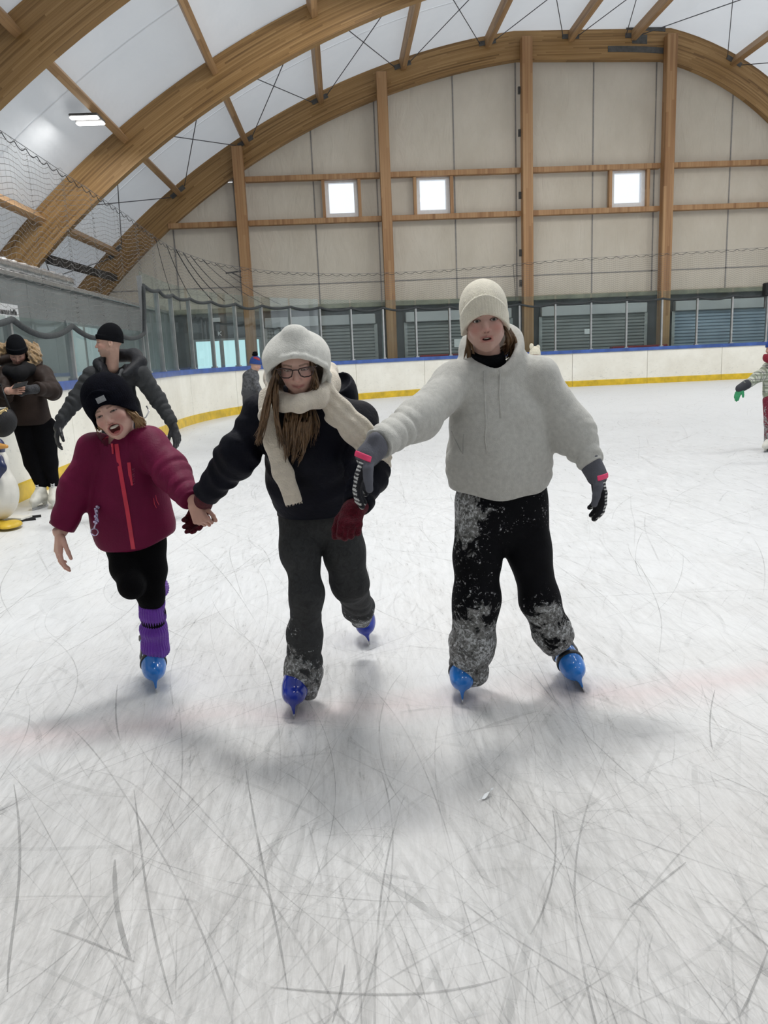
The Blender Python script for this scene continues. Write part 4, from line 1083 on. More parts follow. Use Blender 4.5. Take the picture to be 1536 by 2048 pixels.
    def build(s, root, h=0.0018, extra=None, lo_ex=None):
        cap = getattr(s, 'cap', None)
        f = s.f if cap is None else (lambda p: np.maximum(s.f(p), np.where(s.loc(p)[:, 1] > 0.05, cap(p)+0.006, -1.0)))
        c = s.w(0, -0.03, 0); lo, hi = c-0.145*s.sc, c+0.145*s.sc
        n1 = s.neck if s.neck is not None else s.w(0, -0.17, -0.04)
        lo = np.minimum(lo, n1-0.06); hi = np.maximum(hi, n1+0.06)
        return f, lo, hi
def beanie(hd, root, mat, cuff=(0.012, 0.062), tilt=0.0, peak=0.0, puff=0.0, slouch=(0, 0, 0), h=0.0025, rib=0.0, name='knit_hat', low=0.0, fit=0.0):
    """knitted hat: crown, turned-up cuff; the front edge sits over the brow"""
    def f(p):
        q = hd.loc(p)
        yy = q[:, 1]-tilt*(-q[:, 2])*1.0
        cr = ell(q, (0, 0.040, -0.018), (0.083+puff-fit*0.3, 0.100+puff*0.8-fit*0.5, 0.105+puff-fit*0.3))
        cr = smin(cr, ell(q, (slouch[0], 0.085+peak*0.5+slouch[1], -0.030+slouch[2]), (0.052+puff, 0.055+peak, 0.060+puff)), 0.05)
        lowc = cuff[0]+0.55*(q[:, 2]-0.07)*0.4 - low*np.square(q[:, 0]/0.08)
        rr = np.sqrt(np.square(q[:, 0]/(0.087-fit))+np.square((q[:, 2]+0.012)/(0.109-fit)))
        th = np.arctan2(q[:, 0], q[:, 2])
        outr = (rr-1.0)*0.09-0.0035+rib*np.cos(th*54)
        # cuff follows the head: narrower toward its lower rim at the sides
        cu = smax(outr, np.abs(q[:, 1]-(lowc+cuff[1]/2))-cuff[1]/2, 0.008)
        cr = smax(cr+rib*np.cos(th*54), -(q[:, 1]-lowc-0.01), 0.004)
        d = smin(cr, cu, 0.004)
        inner = ell(q, (0, 0.020, -0.015), (0.0745, 0.100, 0.097))
        d = smax(d, -inner, 0.004)
        return d*F32(hd.sc)
    c = hd.w(0, 0.06, -0.01); r_ = (0.165+peak+puff)*hd.sc
    return body(name, f, c-r_, c+r_, h, mat, root), f

# ---------------------------------------------------------------- hands
class Hand:
    """five-fingered hand or glove: wrist point, finger direction F, back-of-hand normal Nn, thumb side T"""
    def __init__(s, wr, F, Nn, sc=1.0, curl=(0.35, 0.45, 0.4), thick=1.0, side=1, thumb=(0.55, 0.55, 0.1), spread=0.0, lead=0.02):
        s.wr = np.asarray(wr, float); s.F = unit(F); n = np.asarray(Nn, float); s.N = unit(n-s.F*(n@s.F)); s.T = np.cross(s.N, s.F)*side
        s.sc = sc; s.thick = thick; s.seg = []; F_, N_, T_ = s.F, s.N, s.T
        L_ = [0.040, 0.045, 0.042, 0.033]; tpos = [0.029, 0.010, -0.010, -0.029]; kn = [0.088, 0.093, 0.089, 0.081]
        s.palm = []; s.fing = []
        for i in range(4):
            a = s.wr+sc*(F_*0.008+T_*tpos[i]*0.62); k = s.wr+sc*(F_*kn[i]+T_*tpos[i]*(1.0+0.12*(thick-1)))
            s.palm.append((a, k, 0.0135*sc*(0.6+0.4*thick), 0.0118*sc*(0.5+0.5*thick)))
            ang = 0; p = k; ln = L_[i]*sc; seg = []
            sp = T_*tpos[i]/0.03*spread
            cu = [c*(1+0.10*(i-1)) for c in curl]
            for j, c in enumerate(cu):
                ang += c; d = unit(F_*math.cos(ang)-N_*math.sin(ang)+sp); q = p+d*ln*(1, 0.68, 0.52)[j]
                r0 = (0.0092, 0.0084, 0.0076)[j]*sc*thick; r1 = (0.0084, 0.0076, 0.0066)[j]*sc*thick
                seg.append((p, q, r0, r1)); p = q
            s.fing.append(seg)
        a = s.wr+sc*(F_*0.020+T_*0.022-N_*0.006)
        d1 = unit(F_*math.cos(thumb[0])+T_*math.sin(thumb[0])-N_*thumb[2]); b = a+d1*0.045*sc
        d2 = unit(F_*math.cos(thumb[0]-thumb[1]*0.5)+T_*math.sin(thumb[0]-thumb[1]*0.5)-N_*(thumb[2]+0.15)); c = b+d2*0.036*sc
        d3 = unit(F_*math.cos(thumb[0]-thumb[1])+T_*math.sin(thumb[0]-thumb[1])-N_*(thumb[2]+0.25)); e = c+d3*0.028*sc
        s.thumb = [(a, b, 0.0145*sc*(0.5+0.5*thick), 0.0112*sc*thick), (b, c, 0.0108*sc*thick, 0.0098*sc*thick), (c, e, 0.0096*sc*thick, 0.0080*sc*thick)]
    def pts(s): return [s.wr]+[x[1] for g in s.fing for x in g]+[x[1] for x in s.thumb]
    def ft(s, p):
        d = None
        for a, b, r0, r1 in s.thumb: e = cone(p, a, b, r0, r1); d = e if d is None else smin(d, e, 0.004*s.sc)
        return d
    def f(s, p):
        d = cone(p, s.wr-s.F*0.03*s.sc, s.wr+s.F*0.012*s.sc, 0.0235*s.sc*(0.7+0.3*s.thick), 0.022*s.sc*(0.7+0.3*s.thick), s.N, 0.75)
        for a, b, r0, r1 in s.palm: d = smin(d, cone(p, a, b, r0, r1), 0.012*s.sc)
        for g in s.fing:
            e = None
            for a, b, r0, r1 in g: x = cone(p, a, b, r0, r1); e = x if e is None else smin(e, x, 0.003*s.sc)
            d = smin(d, e, 0.0035*s.sc)
        return smin(d, s.ft(p), 0.007*s.sc)

# ---------------------------------------------------------------- skates
class Skate:
    """hired plastic skate: shell boot with bulbous toe, keel-like blade holder, buckle straps and steel blade"""
    def __init__(s, tip, f, u=(0, 0, 1), sc=1.0):
        s.f_ = unit(f); u = np.asarray(u, float); s.u_ = unit(u-s.f_*(u@s.f_)); s.s_ = np.cross(s.f_, s.u_); s.sc = sc
        s.o = np.asarray(tip, float)-s.f_*0.118*sc
        s.R = np.stack([s.f_, s.s_, s.u_])
    def loc(s, p): return ((p-s.o.astype(F32))@s.R.T.astype(F32))/F32(s.sc)
    def w(s, a, b, c): return s.o+s.sc*(np.array([a, b, c], float)@s.R)
    def boot(s, p):
        q = s.loc(p)
        d = ell(q, (0.060, 0, 0.086), (0.068, 0.048, 0.044))
        d = smin(d, cone(q, (0.03, 0, 0.105), (-0.075, 0, 0.10), 0.043, 0.040), 0.03)
        d = smin(d, cone(q, (-0.055, 0, 0.11), (-0.062, 0, 0.235), 0.044, 0.045), 0.035)
        d = smin(d, cone(q, (0.045, 0, 0.125), (-0.02, 0, 0.17), 0.034, 0.042), 0.03)
        keel = np.maximum(np.abs(q[:, 1])-(0.004+0.13*np.maximum(0, q[:, 2]-0.025)), np.maximum(np.abs(q[:, 0]-0.002)-0.118+0.6*np.maximum(0, 0.05-q[:, 2])*0.4, np.abs(q[:, 2]-0.05)-0.030))
        gap = ell(q, (-0.005, 0, 0.035), (0.045, 0.1, 0.020))
        keel = smax(keel, -gap, 0.006)
        return smin(d, keel*0.8, 0.012)*F32(s.sc)
    def build(s, root, mat, straps=True, h=0.0032, strapmat=None, top=0.245):
        lo, hi = bounds([s.w(a, b, c) for a in (-0.13, 0.14) for b in (-0.06, 0.06) for c in (0, 0.29)], 0.005)
        def sh(p): return smax(s.boot(p), s.loc(p)[:, 2]*F32(s.sc)-top*s.sc, 0.004)
        o = body('skate', sh, lo, hi, h, mat, root)
        V = []; Fc = []; n = 14
        for i in range(n+1):
            x = -0.122+0.240*i/n; e = abs((i/n-0.5)*2); zb = 0.0+0.010*max(0, e-0.75)**2*16*0.25; zt = 0.034-0.016*max(0, e-0.8)*5
            for yy in (-0.0022, 0.0022): V += [s.w(x, yy, zb), s.w(x, yy, zt)]
        for i in range(n):
            a = 4*i; Fc += [(a, a+4, a+5, a+1), (a+2, a+3, a+7, a+6), (a, a+2, a+6, a+4), (a+1, a+5, a+7, a+3)]
        Fc += [(0, 1, 3, 2), (4*n, 4*n+2, 4*n+3, 4*n+1)]
        b = link_mesh('blade', V, Fc, BLADE); b.parent = o
        if straps:
            for c, nrm, wd in (((0.044, 0, 0.128), (0.88, 0, -0.47), 0.0085), ((0.006, 0, 0.160), (0.70, 0, -0.71), 0.010), ((-0.035, 0, 0.20), (0.45, 0, -0.90), 0.011)):
                def st(p, c=c, nrm=nrm, wd=wd):
                    q = s.loc(p); sl = np.abs((q-np.array(c, F32))@np.array(unit(nrm), F32))-wd
                    band = smax(s.boot(p)/F32(s.sc)-0.0052, sl, 0.003)
                    return smax(smax(band, 0.075-q[:, 2], 0.002), q[:, 2]-top, 0.002)*F32(s.sc)
                g = body('buckle_strap', st, lo, hi, h, strapmat or STRAP, None); g.parent = o
        return o
# ================================================================ the three girls skating hand in hand
VIEW = -unit(fwd*np.array([1, 1, 0]))          # level direction toward the camera
SKBLUE = plain('boot_plastic_blue', (0.02, 0.17, 0.55), 0.12, var=0.12, scale=6, spec=0.6)
SKNAVY = plain('boot_plastic_royal', (0.012, 0.03, 0.30), 0.12, var=0.15, scale=6, spec=0.6)
SKWHITE = plain('boot_leather_white', (0.62, 0.61, 0.55), 0.45, var=0.12, scale=20, bmp=0.2)
GLV = mat_col('glove_cloth', 0.85, 0.4, 200)
WOOL = plain('maroon_wool', (0.085, 0.006, 0.014), 0.95, 0, 0.35, 90, 0.8, 240, 0.1, 0.1)
BLK = cloth('black_knit', (0.006, 0.0065, 0.008), 0.95, spec=0.06)
BLACKC = cloth('black_cloth', (0.0045, 0.0045, 0.0055), 0.9, spec=0.06)

def rib_tube(pts, r, name, mat, root, k=6):
    return part(MB().tube(pts, r, k), name, mat, root, True)
def strands(name, curves, mat, root, n=10):
    """hair locks: each a tapered tube along its own curve [(points, radius)]"""
    mb = MB()
    for pts, r in curves:
        P = np.array(pts, float); t = np.linspace(0, 1, len(P)); tt = np.linspace(0, 1, n)
        Q = np.stack([np.interp(tt, t, P[:, i]) for i in range(3)], 1)
        for _ in range(2): Q[1:-1] = 0.25*Q[:-2]+0.5*Q[1:-1]+0.25*Q[2:]
        mb.tube(list(Q), [r*(0.75+0.45*math.sin(math.pi*min(1, x*1.3)))*(1-0.75*max(0, x-0.7)/0.3) for x in tt], 5)
    return part(mb, name, mat, root, True)
def mat_hair(name, a, b):
    m, nt, out = new_mat(name); s_ = N(nt, 'BsdfPrincipled'); v = coords(nt, 'Object', (1, 1, 0.12))
    n_ = noise(nt, v, 110.0, 4, 0.6); n2 = noise(nt, coords(nt, 'Object'), 9.0, 3)
    f = mathn(nt, 'ADD', mathn(nt, 'MULTIPLY', n_, 0.65), mathn(nt, 'MULTIPLY', n2, 0.35))
    L(nt, ramp(nt, f, [(0.35, a), (0.65, b)]), s_.inputs['Base Color']); s_.inputs['Roughness'].default_value = 0.38; s_.inputs['Specular IOR Level'].default_value = 0.4
    L(nt, bump(nt, n_, 0.4, 0.003), s_.inputs['Normal']); L(nt, s_.outputs[0], out.inputs[0]); return m
HAIRB = mat_hair('hair_brown', (0.055, 0.030, 0.014), (0.20, 0.115, 0.055))
HAIRF = mat_hair('hair_fair', (0.16, 0.085, 0.035), (0.42, 0.27, 0.13))

def make_body(root, hd, limbs, covers, hands=(), hh=0.0017, bh=0.010):
    """head and neck, trunk and limbs, bare hands: one skin mesh, kept inside the clothes"""
    hf, lo, hi = hd.build(root); v1, q1 = sdf_mesh(hf, lo, hi, hh)
    VV = [v1]; QQ = [q1]; CC = [hd.col(v1.astype(F32))]; n = len(v1)
    zc = hd.neck[2]
    def trunk(p):
        d = None
        for pts, rad in limbs: e = chain(p, pts, rad, 0.03); d = e if d is None else smin(d, e, 0.03)
        d = smin(d, cone(p, hd.w(0, -0.09, -0.03), hd.neck, 0.045*hd.sc, 0.05*hd.sc), 0.02)
        c = None
        for g in covers: e = g(p); c = e if c is None else np.minimum(c, e)
        return under(d, c) if c is not None else d
    lo, hi = bounds([x for pts, r in limbs for x in pts], 0.12)
    v2, q2 = sdf_mesh(trunk, lo, hi, bh); VV.append(v2); QQ.append(q2+n); n += len(v2); CC.append(np.tile(hd.skin, (len(v2), 1)))
    for h in hands:
        v3, q3 = sdf_mesh(h.f, *bounds(h.pts(), 0.05), 0.0019); VV.append(v3); QQ.append(q3+n); n += len(v3)
        CC.append(np.tile(hd.skin*np.array((0.98, 0.9, 0.88)), (len(v3), 1)))
    o = link_mesh('body', np.vstack(VV), np.vstack(QQ), SKIN, None, True, cols=np.vstack(CC)); child(o, root)
    hd.eyes(root); hd.build_mouth(root); return o

# ---------------------------------------------------------------- girl in grey hoodie and cream hat
def girl_hoodie():
    Y = 2.89
    root = empty('person', tuple(atz(1010, 1395)), 'girl in grey hoodie, cream knit hat and snowy black trousers, right one of three skaters', 'person', 'girls skating hand in hand')
    hd = Head(at(969, 641, 2.85), VIEW*1.0+V3(-0.10, 0, -0.02), V3(-0.075, 0, 1), 0.97, 'open', 0.95, (0.50, 0.315, 0.26), neck=at(978, 742, 2.92), gaze=(0.05, 0.02))
    torso_pts = [at(993, 832, Y), at(998, 875, Y), at(1001, 930, Y), at(1004, 990, Y)]
    shL, elL, cuL = at(912, 764, 2.88), at(836, 838, 2.68), at(757, 887, 2.48)
    shR, elR, cuR = at(1076, 756, 2.90), at(1140, 862, 2.86), at(1184, 930, 2.78)
    hips = at(1003, 1012, Y); kL, kR = at(952, 1200, 2.86), at(1078, 1195, 2.88); aL, aR = at(938, 1340, 2.93), at(1130, 1306, 2.97)
    n0, n1 = at(973, 704, 2.88), at(980, 742, 2.92)
    GREY = plain('grey_fleece', srgb(190, 189, 183), 0.95, 0, 0.10, 60, 0.35, 260, 0.25, 0.15)
    fc = at(984, 757, 2.92); zf = at(982, 746, 2.80)[2]; zb = at(990, 664, 3.02)[2]
    xh, yh = np.array([1.0, 0, 0]), -VIEW
    def hood(p):
        q = p-fc.astype(F32); x = q@xh.astype(F32); y = q@yh.astype(F32); z = p[:, 2]
        zr = zf+(zb-zf)*np.clip((y+0.10)/0.20, 0, 1.15)+0.30*np.maximum(0, x)
        a = 0.095+0.34*np.maximum(0, zr-z); b = 0.100+0.22*np.maximum(0, zr-z)
        rho = np.sqrt(np.square(x/a)+np.square(y/b))
        sh_ = np.abs(rho-1)*np.minimum(a, b)*0.85-0.012
        roll = np.sqrt(np.square((rho-1.0)*0.09)+np.square((z-zr)*0.85))-0.021
        return smin(smax(smax(sh_, z-zr, 0.006), zr-0.10-z, 0.03), roll, 0.012), smax(rho*np.minimum(a, b)-np.minimum(a, b)*0.88, -(z-zr+0.09), 0.01)
    def hoodie(p):
        t = chain(p, torso_pts, [0.165, 0.178, 0.190, 0.158], 0.05, VIEW, 0.66)
        t = smin(t, chain(p, [at(985, 782, 2.89), at(993, 835, Y)], [0.115, 0.165], 0.03, VIEW, 0.66), 0.05)
        t = smin(t, chain(p, [at(955, 752, 2.93), shL], [0.058, 0.076], 0.03), 0.06)
        t = smin(t, chain(p, [at(1022, 748, 2.94), shR], [0.058, 0.078], 0.03), 0.06)
        hem = plane(p, at(1003, 990, Y), V3(0.0, 0, 1))
        xx = p[:, 0]-F32(at(1003, 985, Y)[0])
        t = smax(t, -(hem-0.9*np.square(xx)), 0.014)
        # drape: hollows under the arms, long soft folds down the front
        t = t+0.006*np.sin(xx*34+3.2*(p[:, 2]-F32(1.0)))*np.clip((F32(at(1000, 800, Y)[2])-p[:, 2])/0.1, 0, 1)*0.8
        t = t+crease(p, at(900, 905, Y), at(1010, 830, Y), 0.16, 0.008, 0.3, 9, 1.5)+crease(p, at(1090, 800, Y), at(1000, 900, Y), 0.11, 0.006, 0.25, 13, 1.5)+crease(p, at(1003, 930, Y), at(1003, 985, Y), 0.05, 0.006, 1.5, 17, 1.3)
        s1 = chain(p, [shL, elL, cuL], [0.075, 0.063, 0.049], 0.05)+crease(p, elL+(cuL-elL)*0.3, cuL, 0.050, 0.008, 1.1, 1)+crease(p, shL, elL, 0.13, 0.007, 1.3, 3)
        s2 = chain(p, [shR, elR, cuR], [0.078, 0.078, 0.047], 0.05)+crease(p, elR+(cuR-elR)*0.35, cuR, 0.048, 0.010, 0.9, 2)+crease(p, shR, elR, 0.15, 0.005, 1.2, 4)
        s1 = smax(s1, plane(p, cuL, cuL-elL), 0.006); s2 = smax(s2, plane(p, cuR, cuR-elR), 0.006)
        d = smin(smin(t, s1, 0.028), s2, 0.028)
        h, hole = hood(p)
        d = smax(smin(d, h, 0.03), -hole, 0.006)
        return d+wav(p, 14, 0.0045, 5)+wav(p, 34, 0.0014, 6)
    PANT = mat_snowy('black_trousers_snow', (0.004, 0.004, 0.0055))
    hL, hR = at(960, 1015, Y), at(1047, 1010, Y)
    bL, bR = at(937, 1350, 2.90), at(1117, 1286, 2.95)
    def pants(p):
        d1 = chain(p, [hL, at(954, 1110, 2.87), kL, at(945, 1285, 2.885), bL], [0.094, 0.090, 0.088, 0.082, 0.074], 0.04)
        d2 = chain(p, [hR, at(1057, 1100, 2.88), kR, at(1106, 1265, 2.92), bR], [0.092, 0.083, 0.071, 0.070, 0.066], 0.04)
        d1 = smax(d1, -plane(p, at(938, 1356, 2.89), V3(0.05, -0.25, 1)), 0.008); d2 = smax(d2, -plane(p, at(1116, 1296, 2.93), V3(-0.80, -0.10, 1)), 0.008)
        d = smin(d1, d2, 0.018)
        d = smin(d, cone(p, at(1003, 985, Y), at(1003, 1026, Y), 0.165, 0.166, VIEW, 0.60), 0.03)
        d = smax(d, plane(p, at(1003, 962, Y), V3(0, 0, 1)), 0.005)
        return d+wav(p, 20, 0.0045, 11)+wav(p, 45, 0.0016, 12)+crease(p, at(946, 1275, 2.88), bL, 0.075, 0.006, 1.2, 5)+crease(p, at(1100, 1255, 2.91), bR, 0.075, 0.006, 1.2, 6)
    make_body(root, hd, [([at(980, 750, 2.92), at(995, 850, 2.90), hips], [0.07, 0.09, 0.10]), ([at(980, 760, 2.91), shL, elL, cuL], [0.05, 0.04, 0.034, 0.026]), ([at(980, 760, 2.91), shR, elR, cuR], [0.05, 0.04, 0.034, 0.026]),
                        ([hips, kL, aL], [0.075, 0.05, 0.035]), ([hips, kR, aR], [0.075, 0.05, 0.035])], [hoodie, pants])
    HAT = plain('cream_knit', (0.76, 0.71, 0.585), 0.9, 0, 0.08, 30, 0.5, 220, 0.3)
    beanie(hd, root, HAT, (0.0135, 0.070), peak=0.004, puff=0.005, slouch=(0, -0.016, 0), rib=0.0006, low=0.034)
    cv = []
    for i in range(60):
        a = hd.w(0.068+rng.normal(0, 0.004), -0.02+rng.normal(0, 0.012), -0.035+rng.normal(0, 0.02)); e = at(1006+rng.normal(0, 9), 714+rng.normal(0, 7), 2.93+rng.normal(0, 0.02))
        m_ = at(1028+rng.normal(0, 6), 680+rng.normal(0, 7), 2.92+rng.normal(0, 0.02)); cv.append(([a, m_, (m_+e)/2+rng.normal(0, 0.006, 3), e], 0.0045))
    strands('hair', cv, HAIRB, root, 8); cv = []
    for i in range(10):
        a = hd.w(-0.066, -0.05+rng.normal(0, 0.01), -0.02); e = at(945+rng.normal(0, 6), 724+rng.normal(0, 6), 2.87); cv.append(([a, (a+e)/2+rng.normal(0, 0.004, 3), e], 0.004))
    strands('hair', cv, HAIRB, root, 8)
    body('roll_collar', lambda p: smax(smax(cone(p, n0, n1, 0.060, 0.066), -cone(p, n0+V3(0, 0, 0.1), n1, 0.049, 0.05), 0.006), plane(p, n0, V3(0, -0.45, 1)), 0.004), *bounds([n0, n1], 0.09), 0.004, BLK, root)
    lo, hi = bounds(torso_pts+[shL, elL, cuL, shR, elR, cuR, at(985, 680, 3.04)], 0.11); lo[0] -= 0.08; hi[0] += 0.08
    body('hoodie', hoodie, lo, hi, 0.0045, GREY, root)
    S = lambda px, py: hit(hoodie, px, py, 2.3, 3.1)+VIEW*0.002
    for xs, ys in (((968, 969, 971, 972, 970, 974), (742, 780, 820, 850, 880, 905)), ((999, 1000, 999, 1000, 1001), (738, 762, 788, 812, 836))):
        rib_tube([S(x, y) for x, y in zip(xs, ys)], 0.0036, 'drawstring', GREY, root)
    SEAM = plain('grey_seam', srgb(158, 157, 152), 0.9)
    rib_tube([S(x, y)-VIEW*0.001 for x, y in ((903, 862), (912, 882), (920, 899), (926, 908), (926, 890), (927, 868))], 0.0022, 'pocket_edge', SEAM, root)
    zk, zh = float(kL[2]), float(hips[2])
    def snow(p):
        z = p[:, 2]; x = p[:, 0]
        lo_ = np.clip((zk+0.03-z)/0.16, 0, 1)*0.62
        sideL = np.exp(-np.square((x-F32(at(925, 1040, Y)[0]))/0.055))*np.exp(-np.square((z-F32(at(925, 1030, Y)[2]))/0.13))*0.60
        midL = np.clip((x-F32(at(1015, 1100, Y)[0]))/-0.15, 0, 1)*0.20
        kn = np.exp(-np.square((x-F32(kL[0]))/0.05)-np.square((z-zk)/0.05))*0.3+np.exp(-np.square((x-F32(kR[0]+0.01))/0.05)-np.square((z-F32(kR[2])+0.02)/0.06))*0.4
        top = 0.15*np.exp(-np.square((z-F32(zh))/0.09))
        return np.clip(np.maximum(lo_, sideL)+midL+top+kn, 0, 1)
    lo, hi = bounds([hL, hR, kL, kR, bL, bR, at(1003, 960, Y)], 0.12); lo[0] -= 0.05; hi[0] += 0.05
    body('trousers', pants, lo, hi, 0.0052, PANT, root, attrs={'snow': snow})
    Skate(atz(925, 1410), V3(-0.17, -1, 0)).build(root, SKBLUE, top=0.20)
    Skate(atz(1170, 1385), V3(-0.05, -1, 0.0), V3(-0.42, 0.0, 1)).build(root, SKBLUE, top=0.22)
    PINK = plain('pink_strap', (0.80, 0.05, 0.16), 0.6)
    for wr, F_, Nn, sd, el in ((at(741, 898, 2.44), V3(-0.42, -0.10, -0.90), V3(-0.92, 0.15, 0.35), 1, elL), (at(1191, 938, 2.77), V3(0.17, -0.10, -1), V3(0.95, 0.10, 0.2), -1, elR)):
        h = Hand(wr, F_, Nn, 1.0, (0.20, 0.34, 0.42), 1.5, sd, (0.40, 0.40, 0.30))
        cdir = unit(wr-el)
        def gl(p, h=h, wr=wr, cdir=cdir):
            d = h.f(p)
            c = smax(cone(p, wr-cdir*0.055, wr+h.F*0.025, 0.042, 0.038), -plane(p, wr-cdir*0.042, cdir), 0.004)
            return smin(d, c, 0.010)+wav(p, 120, 0.0008, 3)
        def gc(p, h=h, wr=wr):
            q = p-wr.astype(F32); f_ = q@h.F.astype(F32); t_ = q@h.T.astype(F32)
            dth = h.ft(p)
            s_ = np.zeros(len(p)); best = np.full(len(p), 1e9)
            for g in h.fing:
                for a, b, r0, r1 in g:
                    e = cone(p, a, b, r0, r1); dirv = unit(b-a); nn = unit(h.N-dirv*(h.N@dirv)) if abs(h.N@dirv) < 0.95 else h.F
                    k = e < best; best[k] = e[k]; s_[k] = ((p-a.astype(F32))@nn.astype(F32))[k]
            for a, b, r0, r1 in h.palm:
                e = cone(p, a, b, r0, r1); k = e < best; best[k] = e[k]; s_[k] = ((p-a.astype(F32))@h.N.astype(F32))[k]
            c = np.tile((0.012, 0.012, 0.016), (len(p), 1))
            back = (s_ > 0.0005) & (f_ > 0.02)
            st = np.sin(f_*520)+0.5*np.sin(f_*190+1)+0.4*np.sin(t_*300+f_*60)
            c[back & (st > 0.15)] = (0.60, 0.60, 0.59); c[back & (st <= 0.15)] = (0.03, 0.03, 0.035)
            g_ = np.array((0.105, 0.108, 0.130))
            c[back & (f_ < 0.045)] = g_
            c[(f_ < 0.022)] = g_*0.95; c[dth < best-0.002] = g_
            return c
        body('glove', gl, *bounds(h.pts()+[wr-cdir*0.06], 0.05), 0.0024, GLV, root, gc)
        def stp(p, h=h, wr=wr, gl=gl):
            f_ = (p-(wr+h.F*0.030).astype(F32))@h.F.astype(F32)
            return smax(smax(gl(p)-0.003, np.abs(f_)-0.0095, 0.002), -((p-wr.astype(F32))@(h.N*0.9+h.T*0.45).astype(F32))+0.004, 0.002)
        body('wrist_strap', stp, *bounds([wr, wr+h.F*0.05], 0.055), 0.0025, PINK, root)
girl_hoodie()

